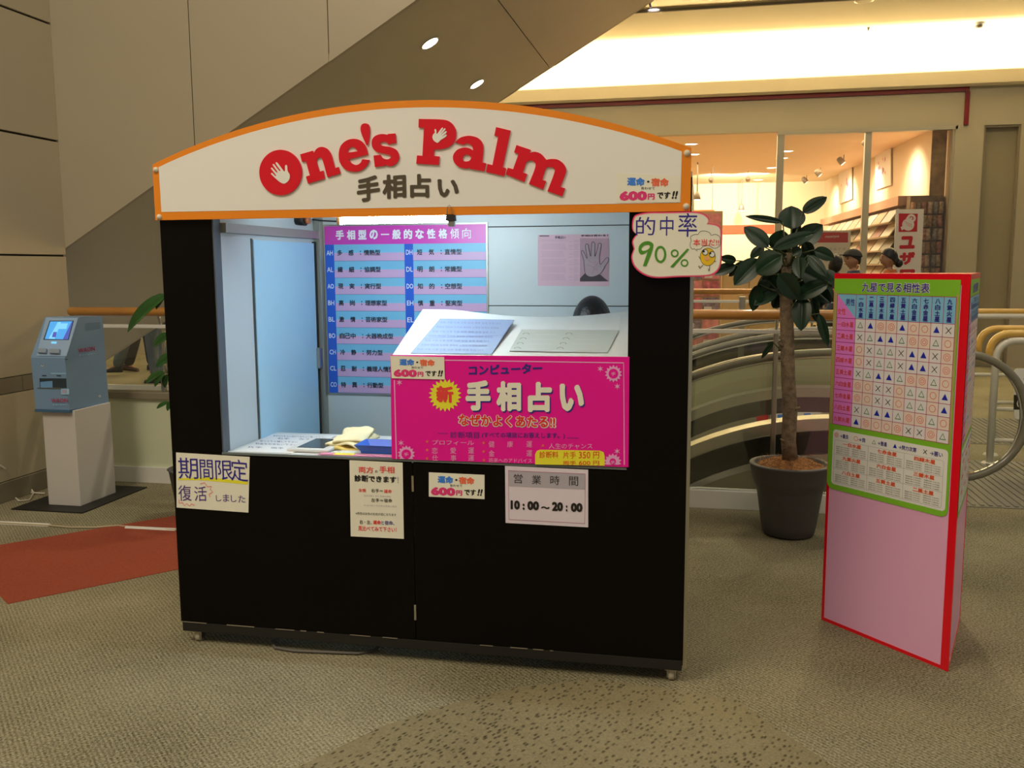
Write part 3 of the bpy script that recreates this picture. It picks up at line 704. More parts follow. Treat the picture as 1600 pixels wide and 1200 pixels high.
for i in range(16):
    for j, z in enumerate((.38, .71, 1.03)):
        if (i + j) % 5 == 4: continue
        h = random.uniform(.08, .2); x = ca - .56 + i * .098; q = random.randrange(5)
        o = B().box(x, x + .07, 15.33, 15.43, z, z + h, bev=.006).box(x + .012, x + .058, 15.34, 15.42, z + h, z + h + .02, bev=.004).mk('boxed_goods', mat('goods_%d' % q, gc[q], .5))
        tag(o, '%s small box of goods from the left on the %s shelf of the shop counter' % (ORD[i], ('lower', 'middle', 'top')[j]), 'box', 'boxed goods, %s shelf of the shop counter' % ('lower', 'middle', 'top')[j])
# hanging orange poster deep in the shop and its rail
t = thing('hanging_sign', onY(20, 1100, 310), 'orange and yellow sign hanging deep in the shop left of the bright wall', 'sign')
a, c = onY(20, 1075, 310).x, onY(20, 1117, 310).x
box('board', mat('sign_orange', (.75, .30, .10), .5), t, a, c, 20, 20.02, onY(20, 1100, 365).z, onY(20, 1100, 328).z)
box('printed_flower', mat('sign_yellow', (.85, .6, .1), .5), t, c - .28, c - .1, 19.99, 20, onY(20, 1100, 350).z, onY(20, 1100, 334).z)
for x in (a + .05, c - .05): B().tube([(x, 20.01, onY(20, 1100, 330).z), (x, 20.01, ZC)], .006, 6).mk('wire', M_track, t)

# ---- barrier rails at the escalator landing
M_ybar = mat('barrier_yellow', (.68, .42, .09), .3, coat=.4); M_wbar = mat('barrier_white', (.66, .64, .56), .3)
def bendpath(x, y, z, L, r=.13, z0=0):
    p = [(x, y, z0), (x, y, z - r)] + [(x + r - r * cos(a), y, z - r + r * sin(a)) for a in [radians(15 * k) for k in range(1, 7)]] + [(x + L - r, y, z)]
    p += [(x + L - r + r * sin(a), y, z - r + r * cos(a)) for a in [radians(15 * k) for k in range(1, 7)]] + [(x + L, y, z0)]
    return p
def barrier(px, Y, ztop, zyel, L, label, low=(.16, .43), yo=-.04, r=.026):
    x = onY(Y, px, 560).x; t = thing('queue_barrier', (x + L / 2, Y, 0), label, 'barrier')
    B().tube(bendpath(x, Y, ztop, L), r, 14).mk('frame', M_wbar, t)
    P = bendpath(x + yo, Y + .02, zyel, L - 2 * yo, .13); P[0] = (P[0][0], P[0][1], zyel - .22); P[-1] = (P[-1][0], P[-1][1], zyel - .22)
    B().tube(P, r + .002, 14).mk('yellow_rail', M_ybar, t)
    for z in low: B().tube([(x, Y, z), (x + L, Y, z)], r * .6, 10).mk('cross_bar', M_wbar, t)
    for xx in (x, x + L): B().lathe([(0, .012), (r * 2, .012), (r * 2.4, 0)], xx, Y, 18).mk('foot_plate', M_wbar, t)
    return t, x
tb, bx = barrier(1556, 7.4, .935, .985, 1.3, 'nearest white queue barrier with yellow rail on the escalator landing', (.42, .18))
barrier(1557, 7.75, .90, 1.0, 1.5, 'second queue barrier, its yellow rail just behind the nearest one', (.42,), yo=-.13, r=.024)
barrier(1500, 9.9, .985, 1.03, 2.2, 'far white and yellow queue barrier beyond the escalator landing', (.4,), r=.028)
sg = Sheet((bx, 7.36, 0), (1, 0, 0), (0, 0, 1)); t = thing('direction_sign', (onY(7.36, 1610, 600).x, 7.36, onY(7.36, 1610, 640).z), 'white and black direction sign hung on the nearest barrier', 'sign')
def rr(x0, y0, x1, y1, r): return [(x1 - r + r * cos(a), y0 + r - r * sin(a)) for a in [radians(15 * k) for k in range(7)]] + [(x0 + r - r * sin(a), y0 + r - r * cos(a)) for a in [radians(15 * k) for k in range(7)]] + [(x0 + r - r * cos(a), y1 - r + r * sin(a)) for a in [radians(15 * k) for k in range(7)]] + [(x1 - r + r * sin(a), y1 - r + r * cos(a)) for a in [radians(15 * k) for k in range(7)]]
sg.plate(rr(1585, 576, 1638, 655, 5), .012, M_white, 'sign_plate', t)
sg.poly([(1599, 592), (1616, 580), (1616, 604)], M_black, 1); sg.quad((1583.5, 640), (1637, 640), (1637, 617), (1584, 617), M_black, 1)
sg.text('G', 1588, 637, 1598, 637, 14, M_wbar, 2, .0); sg.finish(t)

# ================================================================== THE BOOTH
KX0, KX1, KY0, KY1 = -2.022, -.034, 3.2, 4.2
OX0, OX1 = -1.808, -.243; CZ = .79
K = thing('fortune_booth', ((KX0 + KX1) / 2, (KY0 + KY1) / 2, 0), 'black palm reading booth with arched white and orange sign and open counter', 'booth')
XS = -1.035
for a, c in ((KX0, XS - .0015), (XS + .0015, KX1)): box('front_panel', M_black, K, a, c, KY0, KY0 + .02, .092, CZ - .006, bev=.0015)
box('left_post', M_black, K, KX0, OX0, KY0, KY0 + .05, CZ - .006, 1.70, bev=.0015)
box('right_post', M_black, K, OX1, KX1, KY0, KY0 + .05, CZ - .006, 1.70, bev=.0015)
box('base_rail', M_blackmatte, K, KX0 + .004, KX1 - .004, KY0 + .002, KY0 + .05, .05, .09, bev=.003)
M_scratch = mat('bare_edge', (.30, .26, .20), .6)
bs = B(); x = KX0 + .01
while x < KX1 - .03:
    l = random.uniform(.01, .12)
    if random.random() < .6: bs.box(x, x + l, KY0 - .0008, KY0 + .004, .0885, .0885 + random.uniform(.001, .004))
    x += l + random.uniform(.02, .12)
tag(bs.mk('scuffed_edge', M_scratch, K), kind='stuff')
for z in (.70, .20, .44): box('hinge', M_steel, K, XS - .004, XS + .004, KY0 - .004, KY0, z - .03, z + .03) if z != .44 else None
box('corner_trim', M_steel, K, KX1 - .001, KX1 + .012, KY0 + .003, KY0 + .02, .06, 1.68, bev=.001)
for a, c in ((KX0, KX0 + .02), (KX1 - .02, KX1)): box('side_wall', M_black, K, a, c, KY0 + .05, KY1, .05, 1.80)
box('back_wall', M_black, K, KX0 + .02, KX1 - .02, KY1 - .012, KY1, .05, 1.80)
box('floor_frame', M_blackmatte, K, KX0 + .02, KX1 - .02, KY0 + .05, KY0 + .10, .05, .09); box('floor_frame', M_blackmatte, K, KX0 + .02, KX1 - .02, KY1 - .06, KY1 - .012, .05, .09)
# interior lining
IY = KY1 - .03
iz = [(.1, 1.318), (1.322, 1.680), (1.684, 1.80)]
for z0, z1 in iz: box('back_lining', M_inwhite, K, OX0 + .02, KX1 - .02, IY, IY + .018, z0, z1, bev=.001)
box('back_seam', M_seam, K, OX0 + .02, KX1 - .02, IY + .008, IY + .018, 1.31, 1.69)
box('side_lining', M_inwhite, K, OX0 - .015, OX0 - .001, KY0 + .05, IY, CZ - .2, 1.80)
box('side_lining', M_inwhite, K, OX1 + .10, OX1 + .115, KY0 + .05, IY, .1, 1.80)
M_doorp = mat('sliding_door_white', (.60, .68, .74), .32)
yd = onX(OX0, 397, 520).y
box('sliding_door', M_doorp, K, OX0 - .001, OX0 + .004, KY0 + .055, yd, .60, 1.622, bev=.001)
box('sliding_door', mat('sliding_door_lamplit', (.46, .76, 1.0), .3), K, OX0 - .001, OX0 + .012, yd + .004, IY - .06, .60, 1.615, bev=.001)  # bluish reflection of the nearby tube painted into this door's colour
box('door_stile', M_dsteel, K, OX0, OX0 + .008, yd - .008, yd + .003, .60, 1.62)
M_alu = mat('grey_aluminium', (.40, .40, .35), .4, .6)
box('door_rail', M_alu, K, OX0 - .001, OX0 + .03, KY0 + .055, IY, 1.635, 1.672, bev=.002)
box('corner_post', M_alu, K, OX0 + .001, OX0 + .035, IY - .035, IY, .60, 1.80, bev=.002)
box('door_gap', M_seam, K, OX0 + .001, OX0 + .013, IY - .058, IY - .036, .60, 1.622)
B().box(OX0 + .013, OX0 + .03, IY - .075, IY - .035, 1.02, 1.12, bev=.006).mk('door_latch', M_steel, K)
box('inner_return', mat('return_blue_grey', (.10, .12, .15), .5), K, OX0 - .0, OX0 + .006, KY0 + .004, KY0 + .055, CZ, 1.70)
box('roof', M_inwhite, K, KX0, KX1, KY0 + .02, KY1, 1.80, 1.815)
box('roof_beam', M_inwhite, K, OX0, KX1 - .02, KY0 + .60, KY0 + .64, 1.745, 1.80)
# countertop
M_counter = mat('counter_white', (.70, .72, .72), .35)
box('countertop', M_counter, K, OX0 + .006, OX1 + .098, KY0 + .012, 3.66, CZ - .03, CZ - .002, bev=.003)
box('counter_edge', mat('counter_edge_grey', (.16, .19, .20), .4), K, OX0, OX1, KY0 + .0, KY0 + .012, CZ - .012, CZ + .001)
# casters
M_wheel = mat('caster_wheel', (.55, .50, .40), .5)
for x, y in ((-1.965, 3.235), (-.075, 3.235), (-1.965, 4.14), (-.075, 4.14)):
    c_ = B().box(x - .022, x + .022, y - .022, y + .022, .043, .05).box(x - .016, x - .011, y - .012, y + .02, .012, .045).box(x + .011, x + .016, y - .012, y + .02, .012, .045).mk('caster', M_steel, K)
    B().tube([(x - .010, y + .004, .0225), (x + .010, y + .004, .0225)], .0225, 18).mk('wheel', M_wheel, c_)
# arched sign board
SY = KY0 - .022
AX0, AX1, ZB, ZE, ZTOP = -2.026, -.038, 1.682, 1.888, 2.081
def arch(x0, x1, ze, zt, n=40):
    c = (x1 - x0) / 2; s_ = zt - ze; R = (c * c + s_ * s_) / (2 * s_); cx = (x0 + x1) / 2; cz = zt - R
    a = math.asin(c / R)
    return [(cx + R * sin(-a + 2 * a * k / n), cz + R * cos(-a + 2 * a * k / n)) for k in range(n + 1)]
board = B().prism([(AX0, SY, ZB)] + [(x, SY, z) for x, z in arch(AX0, AX1, ZE, ZTOP)] + [(AX1, SY, ZB)], (0, .02, 0)).mk('sign_board', M_orange, K)
sb = Sheet((AX0, SY, ZB), (1, 0, 0), (0, 0, 1))
wp = [(-1.998, 1.714)] + arch(-1.998, -.071, 1.877, 2.054) + [(-.071, 1.712)]
sb.poly([(x - AX0, z - ZB) for x, z in wp], M_signwhite, 1, 'white_face', px=False)
sb.line([(x - AX0, z - ZB) for x, z in wp], .004, mat('face_edge_cream', O(240, 215, 165), .4), 1.5, 'face_outline', px=False, closed=True)
for x in sb.finish(board): pass
for x, z in ((-2.012, 1.868), (-2.008, 1.693), (-.052, 1.872), (-.052, 1.697)):
    T = Matrix.Translation((x, SY, z)) @ Matrix.Rotation(radians(90), 4, 'X'); bb = B().lathe([(.011, 0), (.010, .005), (.005, .008), (0, .009)], 0, 0, 16)
    bb.v = [T @ Vector(v) for v in bb.v]; bb.mk('bolt', M_bolt, board)
def Z1(p): return (400 + p[0] / 6.6667, 180 + p[1] / 6.6667) + tuple(p[2:])
def Z2(p): return (640 + p[0] / 6.154, 170 + p[1] / 6.154) + tuple(p[2:])
c = 1
def E_(cx, cy, rx, ry, n=36, rot=0): return [(cx + rx * cos(2 * pi * k / n) * cos(rot) - ry * sin(2 * pi * k / n) * sin(rot), cy + rx * cos(2 * pi * k / n) * sin(rot) + ry * sin(2 * pi * k / n) * cos(rot)) for k in range(n)]
HAND1 = [(300, 712), (345, 672), (352, 620), (330, 580), (326, 530), (314, 518), (303, 530), (303, 575), (292, 583), (262, 545), (228, 500), (212, 490), (206, 502), (228, 538), (255, 575), (246, 580), (215, 545), (188, 510), (175, 512), (178, 525), (222, 588), (215, 596), (190, 570), (166, 545), (157, 555), (175, 580), (208, 625), (203, 634), (170, 602), (158, 606), (165, 622), (215, 668), (255, 700)]
HAND2 = [(262, 326), (232, 305), (220, 275), (226, 248), (243, 228), (239, 205), (248, 194), (257, 205), (260, 240), (268, 238), (290, 208), (312, 182), (321, 184), (318, 197), (292, 236), (312, 214), (334, 189), (345, 192), (341, 205), (302, 250), (325, 232), (350, 214), (357, 224), (345, 240), (310, 268), (330, 258), (352, 247), (357, 257), (340, 275), (300, 300), (278, 322)]
LET = [
 ('O', Z1, [E_(262, 598, 221, 236)]),
 ('n', Z1, [[(466, 410, c), (598, 372, c), (607, 396, c), (640, 350), (690, 332), (745, 350), (785, 400), (806, 470), (828, 553, c), (866, 541, c), (885, 607, c), (750, 648, c), (702, 475), (682, 445), (655, 445), (636, 480), (668, 590, c), (706, 579, c), (722, 662, c), (548, 713, c), (527, 640, c), (568, 628, c), (524, 477, c), (486, 487, c)]]),
 ('e', Z1, [[(1172, 410, c), (972, 460, c), (1000, 500), (1050, 520), (1092, 500), (1113, 460, c), (1186, 468, c), (1160, 525), (1100, 575), (1020, 590), (935, 565), (878, 490), (868, 400), (890, 320), (950, 265), (1030, 248), (1100, 270), (1150, 330)], [(960, 392, c), (968, 352), (1005, 332), (1040, 345), (1063, 378, c)]]),
 ('apostrophe', Z1, [[(1140, 87), (1180, 103), (1190, 160), (1186, 230), (1172, 311, c), (1154, 311, c), (1112, 215), (1094, 150), (1105, 103)]]),
 ('s', Z1, [[(1455, 192, c), (1465, 289, c), (1388, 305, c), (1370, 288), (1330, 277), (1298, 290), (1305, 312), (1345, 325), (1410, 335), (1468, 365), (1495, 425), (1480, 485), (1430, 527), (1385, 530), (1352, 518), (1345, 530, c), (1243, 540, c), (1230, 422, c), (1302, 415, c), (1325, 447), (1370, 462), (1408, 445), (1400, 418), (1340, 402), (1268, 385), (1220, 340), (1211, 270), (1245, 220), (1310, 198), (1375, 205, c), (1385, 197, c)]]),
 ('P', Z2, [[(92, 100, c), (310, 105), (392, 128), (440, 185), (450, 250), (432, 320), (380, 368), (310, 388), (240, 392, c), (235, 455, c), (290, 460, c), (284, 541, c), (68, 528, c), (76, 450, c), (128, 453, c), (142, 185, c), (90, 181, c)]]),
 ('a', Z2, [[(440, 325, c), (480, 287), (525, 268), (590, 262), (660, 282), (703, 330), (712, 400), (700, 518, c), (738, 525, c), (722, 602, c), (582, 578, c), (584, 566, c), (540, 575), (475, 558), (430, 512), (423, 450), (460, 398), (520, 375), (575, 380), (614, 402, c), (608, 368), (578, 340), (545, 335), (518, 348, c)], [(513, 478), (525, 450), (560, 442), (600, 468, c), (580, 500), (545, 508), (520, 500)]]),
 ('l', Z2, [[(835, 178, c), (973, 211, c), (898, 564, c), (930, 573, c), (912, 648, c), (738, 608, c), (753, 531, c), (800, 543, c), (855, 268, c), (818, 259, c)]]),
 ('m', Z2, [[(1030, 350, c), (1166, 396, c), (1158, 427, c), (1205, 415), (1265, 435), (1318, 492, c), (1365, 484), (1425, 490), (1480, 528), (1507, 585), (1490, 655), (1450, 752, c), (1496, 765, c), (1470, 843, c), (1328, 793, c), (1396, 610), (1384, 572), (1345, 560), (1312, 572, c), (1276, 684, c), (1313, 696, c), (1286, 776, c), (1150, 723, c), (1212, 560), (1200, 512), (1165, 497), (1125, 512, c), (1090, 614, c), (1131, 628, c), (1106, 705, c), (928, 632, c), (947, 568, c), (998, 582, c), (1050, 435, c), (1008, 420, c)]]),
]
SL = Sheet((AX0, SY - .001, ZB), (1, 0, 0), (0, 0, 1))
M_lhalo = mat('letter_edge', O(236, 205, 185), .5)
for nm, zf, lps in LET:
    L_ = [[SL.q(*zf(p)[:2]) for p in smoothloop(lp, 6)] for lp in lps]
    vs, fs = fill2d(L_); b = B(); th = .006
    n = len(vs); b.add([SL.w(a, c_, .0) for a, c_ in vs] + [SL.w(a, c_, th) for a, c_ in vs], list(fs) + [tuple(i + n for i in f) for f in fs])
    for lp in L_:
        m = len(lp); b.add([SL.w(*p, 0) for p in lp] + [SL.w(*p, th) for p in lp], [(i, (i + 1) % m, m + (i + 1) % m, m + i) for i in range(m)])
    o = b.mk('letter', M_red, board)
SL2 = Sheet((AX0, SY - .0078, ZB), (1, 0, 0), (0, 0, 1))
SL2.poly([Z1(p) for p in smoothloop(HAND1, 4)], M_signwhite, 1, 'hand_emblem'); SL2.poly([Z2(p) for p in smoothloop(HAND2, 4)], M_signwhite, 1, 'hand_emblem')
SL2.finish(board)
SL3 = Sheet((AX0, SY - .002, ZB), (1, 0, 0), (0, 0, 1))
for ch, x0, y0, x1, y1, h in (('手', 558, 317, 594, 312, 39), ('相', 598, 311.5, 635, 309, 38), ('占', 641, 309, 674, 309, 37), ('い', 684, 308, 717, 308, 28)): SL3.text(ch, x0, y0, x1, y1, h, M_brown, 1, .042)
SL3.finish(board)

# price slip, used three times
def priceslip(Yp, pts, label, tilt=0):
    (x0, y0), (x1, y1), (x2, y2), (x3, y3) = pts      # tl tr br bl
    sh = Sheet(onY(Yp, *pts[3]), (1, 0, 0), (0, 0, 1)); t = thing('price_slip', onY(Yp, (x0 + x1) / 2, y2), label, 'sign')
    sh.plate([pts[3], pts[2], pts[1], pts[0]], .0008, I_cream, 'paper', t)
    def q(u, v): return ((x0 + (x1 - x0) * u) * (1 - v) + (x3 + (x2 - x3) * u) * v, (y0 + (y1 - y0) * u) * (1 - v) + (y3 + (y2 - y3) * u) * v)
    H_ = ((y3 - y0) + (y2 - y1)) / 2
    def T(s, u0, u1, v, h, m, bold=.03, shear=0): a, b_ = q(u0, v), q(u1, v); sh.text(s, a[0], a[1], b_[0], b_[1], h * H_, m, 1, bold, shear)
    T('運命', .16, .44, .42, .30, I_blue, .05); T('・', .475, .515, .30, .08, I_black); T('宿命', .54, .82, .42, .30, I_orange, .05)
    T('合わせて', .38, .60, .545, .10, I_black, .01)
    T('600', .04, .48, .93, .34, I_rose, .07); T('円', .49, .60, .90, .22, I_rose, .05); T('です', .64, .85, .87, .25, I_black, .04, .1); T('!!', .87, .97, .87, .28, I_black, .04, .2)
    sh.finish(t); return t
priceslip(SY - .002, [(964, 270), (1063, 275), (1062, 316), (964, 317)], 'cream price slip reading 600 yen taped to the lower right of the arched sign')
priceslip(3.2 - .001, [(670, 738), (757, 742), (757, 780), (670, 776)], 'cream price slip reading 600 yen on the black front between two notices')

# hand written notices
Yn = 3.199
sh = Sheet(onY(Yn, 276, 793), (1, 0, 0), (0, 0, 1)); t = thing('notice', onY(Yn, 332, 800), 'hand-lettered cream notice with blue characters and yellow underline at the left corner', 'sign')
sh.plate([(276, 793), (388, 801), (390, 714), (275, 707)], .001, I_cream, 'paper', t)
def ZN(x, y): return (270 + x / 10.91, 700 + y / 10.91)
def tz(s, x0, y0, x1, y1, h, m, bold=0.0, lay=2): a, b_ = ZN(x0, y0), ZN(x1, y1); sh.text(s, a[0], a[1], b_[0], b_[1], h / 10.91, m, lay, bold)
sh.poly([ZN(*p) for p in ((90, 515), (640, 500), (900, 530), (1280, 575), (1280, 625), (900, 585), (500, 550), (90, 545))], I_yel, 1, 'underline')
for ch, x0, x1, y0, y1, h in (('期', 105, 440, 525, 530, 360), ('間', 470, 695, 525, 535, 330), ('限', 735, 1030, 540, 545, 330), ('定', 1000, 1290, 555, 580, 370)): tz(ch, x0, y0, x1, y1, h, I_navy, .004)
for ch, x0, x1, y1, h in (('復', 105, 325, 900, 265), ('活', 375, 585, 905, 250)): tz(ch, x0, y1, x1, y1, h, I_violet, .004)
for ch, x0, x1, y1, h in (('し', 740, 830, 905, 100), ('ま', 860, 965, 912, 125), ('し', 995, 1090, 918, 115), ('た', 1120, 1240, 925, 120)): tz(ch, x0, y1, x1, y1 + 4, h, I_violet, .004)
sh.line([ZN(*p) for p in ((470, 610), (545, 590), (590, 660), (665, 655), (635, 700), (685, 745), (620, 790), (640, 835))], .0022, I_red, 2); sh.line([ZN(*p) for p in ((105, 880), (110, 940), (170, 930), (200, 985), (240, 945), (290, 990), (320, 950), (370, 975))], .0022, I_red, 2)
sh.finish(t)

sh = Sheet(onY(Yn, 548, 838), (1, 0, 0), (0, 0, 1)); t = thing('notice', onY(Yn, 590, 840), 'tall narrow notice with red and black lines, under the counter near the blue tray', 'sign')
sh.plate([(548, 838), (631, 842), (629, 723), (546, 719)], .001, I_cream, 'paper', t)
def ZN(x, y): return (540 + x / 8.57, 710 + y / 8.57)
def tz(s, x0, x1, y, h, m, bold=.01, lay=2): a, b_ = ZN(x0, y), ZN(x1, y + (x1 - x0) * .04); sh.text(s, a[0], a[1], b_[0], b_[1], h / 8.57, m, lay, bold)
tz('両方', 175, 375, 245, 85, I_red, .02); tz('の', 395, 430, 245, 35, I_black); tz('手相', 455, 655, 245, 90, I_red, .02)
tz('診断できます', 120, 680, 362, 90, I_black, .04); tz('!', 695, 710, 385, 85, I_grey, .03)
tz('女性', 175, 275, 500, 45, I_red, .03); tz('右手＝', 345, 500, 508, 50, I_black); tz('運命', 515, 620, 515, 48, I_red, .02)
tz('過去を表す 努力 性格の傾向', 245, 605, 562, 22, I_grey, 0); tz('左手＝', 345, 505, 635, 50, I_black); tz('宿命', 515, 625, 640, 50, I_black)
tz('生まれ持つ 先天的な性格と素質', 245, 685, 690, 22, I_grey, 0); tz('※男性は女性の左右が逆になります', 135, 680, 805, 36, I_black, 0)
tz('右・左、', 190, 350, 930, 55, I_black, .01); tz('運命', 370, 475, 935, 55, I_red, .03); tz('と宿命、', 480, 655, 940, 55, I_navy, .01); tz('見比べてみて下さい！', 170, 685, 1020, 65, I_red, .02)
sh.finish(t)

sh = Sheet(onY(Yn, 790, 817), (1, 0, 0), (0, 0, 1)); t = thing('opening_hours_sign', onY(Yn, 850, 820), 'laminated opening hours card with a grey heading on the black front', 'sign')
sh.plate([(790, 817), (919, 824), (919, 734), (789, 728)], .0015, I_pinkpaper, 'card', t)
def ZN(x, y): return (640 + x / 3.478, 700 + y / 3.478)
M_cardband = ink('card_band', O(150, 132, 125)); M_cardline = ink('card_line', O(150, 90, 100))
sh.quad(ZN(540, 207), ZN(955, 226), ZN(952, 145), ZN(538, 125), M_cardband)
sh.line([ZN(540, 388), ZN(952, 410), ZN(955, 141), ZN(537, 122)], .0022, M_cardline, 1.5, closed=True)
for ch, x0, x1, y in (('営', 567, 614, 190), ('業', 665, 715, 196), ('時', 765, 815, 199), ('間', 867, 916, 204)): a, b_ = ZN(x0, y), ZN(x1, y + 2); sh.text(ch, a[0], a[1], b_[0], b_[1], 50 / 3.478, I_black, 2, .0)
for s_, x0, x1, y, h in (('10', 549, 600, 333, 50), (':', 614, 626, 335, 34), ('00', 640, 704, 337, 50), ('～', 714, 762, 330, 14), ('20', 774, 834, 342, 50), (':', 849, 858, 344, 34), ('00', 876, 940, 347, 50)): a, b_ = ZN(x0, y), ZN(x1, y + 2); sh.text(s_, a[0], a[1], b_[0], b_[1], h / 3.478, I_black, 2, .065)
sh.finish(t)

# cloud shaped board with the hit rate
Yc = SY - .006
def ZN(x, y, *r): return (980 + x / 10, 320 + y / 10) + tuple(r)
sh = Sheet(onY(Yc, 1000, 430), (1, 0, 0), (0, 0, 1)); t = thing('hit_rate_sign', onY(Yc, 1056, 433), 'cloud-shaped cream card with red edge, green 90 percent and a drawn chick', 'sign')
cl = [(150, 150), (330, 115), (600, 112), (1000, 105), (1150, 120), (1240, 165), (1282, 225), (1258, 290, c), (1350, 300), (1430, 325), (1472, 390), (1478, 600), (1475, 850), (1440, 1000), (1350, 1090), (1200, 1120), (800, 1130), (450, 1145), (250, 1090), (110, 970), (62, 820), (100, 690, c), (75, 580), (110, 500), (150, 465, c), (85, 400), (75, 300), (95, 200)]
P = smoothloop(cl, 5); sh.plate([ZN(*p) for p in P], .003, I_red if False else ink('edge_crimson', O(200, 40, 70)), 'edge', t)
cx_, cy_ = 780, 620
sh.poly([ZN(cx_ + (p[0] - cx_) * .978, cy_ + (p[1] - cy_) * .965) for p in P], I_cream, 1, 'card_face')
M_pe = ink('edge_pink', O(222, 140, 130))
sh.line([ZN(cx_ + (p[0] - cx_) * .970, cy_ + (p[1] - cy_) * .955) for p in P], .0022, M_pe, 1.5, 'pink_line', closed=True)
for ch, x0, x1, y, h in (('的', 135, 435, 475, 285), ('中', 510, 720, 482, 300), ('率', 795, 1090, 500, 370)): a, b_ = ZN(x0, y), ZN(x1, y); sh.text(ch, a[0], a[1], b_[0], b_[1], h / 10, I_navy, 2, .006)
nine = [[(245, 958, c), (300, 960, c), (375, 770), (410, 640), (385, 590), (320, 568), (240, 590), (185, 650), (180, 730), (215, 775), (265, 765), (320, 730, c)], [(225, 680), (270, 635), (335, 628), (355, 660), (320, 700), (260, 720), (230, 710)]]
M_yo = ink('yellow_shade', O(205, 190, 90))
sh.loops([[ZN(x + 12, y + 10) for x, y in [q_[:2] for q_ in smoothloop(nine[0], 5)]]], M_yo, 2, 'yellow_shadow') if False else None
sh.loops([[ZN(*q_) for q_ in smoothloop(l_, 5)] for l_ in nine], I_green, 3)
sh.ring(*ZN(520, 775), 9.2, 3.6, I_green, 3, ry=13.5); sh.ring(*ZN(742, 758), 6.2, 2.4, I_green, 3); sh.ring(*ZN(895, 908), 6.0, 2.2, I_green, 3)
sh.poly([ZN(*p) for p in ((935, 685), (972, 695), (715, 985), (672, 968))], I_green, 3)
bub = [ZN(*p) for p in smoothloop([(1010, 690), (980, 630), (1000, 560, c), (990, 500), (1050, 465), (1105, 465, c), (1150, 415), (1230, 412), (1290, 440), (1310, 480, c), (1380, 462), (1440, 495), (1455, 560), (1450, 630), (1390, 678), (1330, 670), (1290, 640, c), (1240, 640), (1180, 655), (1150, 690, c), (1120, 695), (1085, 690, c), (1095, 722, c), (1050, 685, c)], 4)]
sh.line(bub, .0014, I_black, 2, closed=True)
sh.text('本当だ!!', *ZN(1030, 640), *ZN(1435, 640), 10.5, I_red, 3, .012)
M_chick = ink('chick_yellow', O(208, 150, 18)); M_beak = ink('beak', O(214, 130, 80))
sh.disc(*ZN(1258, 812), 12, M_chick, 2, 'drawing', ry=13.8); sh.ring(*ZN(1258, 812), 12.2, .6, I_brown if False else ink('drawn_line', O(80, 55, 20)), 3, 'drawing', ry=14)
for ex, ey in ((1218, 742), (1325, 775)): sh.disc(*ZN(ex, ey), 4.2, M_signwhite, 3, 'drawing'); sh.ring(*ZN(ex, ey), 4.8, .9, I_black, 4, 'drawing')
sh.disc(*ZN(1195, 728), 1.7, I_black, 5, 'drawing'); sh.disc(*ZN(1296, 758), 1.7, I_black, 5, 'drawing'); sh.disc(*ZN(1245, 838), 4.0, M_beak, 4, 'drawing', ry=3.4)
for pts in (((1190, 935), (1130, 995)), ((1140, 980), (1110, 965)), ((1135, 990), (1120, 950)), ((1290, 945), (1283, 1035)), ((1283, 1020), (1262, 1030)), ((1283, 1020), (1262, 1000)), ((1145, 850), (1115, 805)), ((1360, 885), (1390, 880))): sh.line([ZN(*p) for p in pts], .0018, MATS['drawn_line'], 4, 'drawing')
sh.finish(t)

# ---- box unit with the magenta poster
BX0, BX1, BZ = -1.113, OX1 + .004, 1.181
U = thing('reading_unit', ((BX0 + BX1) / 2, 3.4, CZ), 'white palm reading unit with sloping top standing on the counter', 'machine')
bot = CZ
b = B(); n = 16; tp = []; 
for k in range(n + 1):
    u = k / n; x = BX0 + .005 + (BX1 - .005 - BX0 - .005) * u
    sag = -.028 * sin(pi * max(0, (u - .15)) / .85) if u > .15 else 0
    tp.append((x, sag))
ft = [(x, 3.212, BZ - .002) for x, s_ in tp]; bk_ = [(x, 3.60, BZ - .002 + .150 + s_) for x, s_ in tp]
b.strip(bk_, ft, (0, 0, -.006)).mk('top_board', mat('unit_white', (.66, .70, .70), .3, coat=.3), U)
B().prism([(BX0 + .006, 3.215, bot), (BX0 + .006, 3.595, bot), (BX0 + .006, 3.595, 1.322), (BX0 + .006, 3.215, BZ - .01)], (.012, 0, 0)).mk('side_panel', MATS['unit_white'], U)
B().prism([(BX1 - .018, 3.215, bot), (BX1 - .018, 3.595, bot), (BX1 - .018, 3.595, 1.322), (BX1 - .018, 3.215, BZ - .01)], (.012, 0, 0)).mk('side_panel', MATS['unit_white'], U)
box('back_panel', MATS['unit_white'], U, BX0 + .02, BX1 - .02, 3.583, 3.595, bot, 1.28)
box('front_panel', MATS['unit_white'], U, BX0 + .006, BX1 - .006, 3.204, 3.214, bot, BZ - .004)
# magenta poster
Ym = 3.196
sh = Sheet(onY(Ym, 612, 717), (1, 0, 0), (0, 0, 1)); PK = thing('poster', onY(Ym, 797, 725), 'large magenta poster for computer palm reading on the front of the white unit', 'poster')
sh.plate([(612, 717), (982, 730), (983.5, 557.5), (610, 554.5)], .002, I_mag, 'paper', PK)
def ZN(x, y, *r): return (600 + x / 4, 470 + y / 4) + tuple(r)
M_pkline = ink('poster_line', O(226, 130, 150))
sh.line([ZN(65, 495), ZN(78, 990)], .004, M_pkline, 1); sh.line([ZN(380, 371), ZN(1498, 388), ZN(1502, 1025)], .004, M_pkline, 1)
def star(x, y, r, m, n=6, k=.3, lay=2, nm='star'): sh.poly([ZN(x + (r if j % 2 == 0 else r * k) * sin(pi * j / n), y - (r if j % 2 == 0 else r * k) * cos(pi * j / n)) for j in range(2 * n)], m, lay, nm)
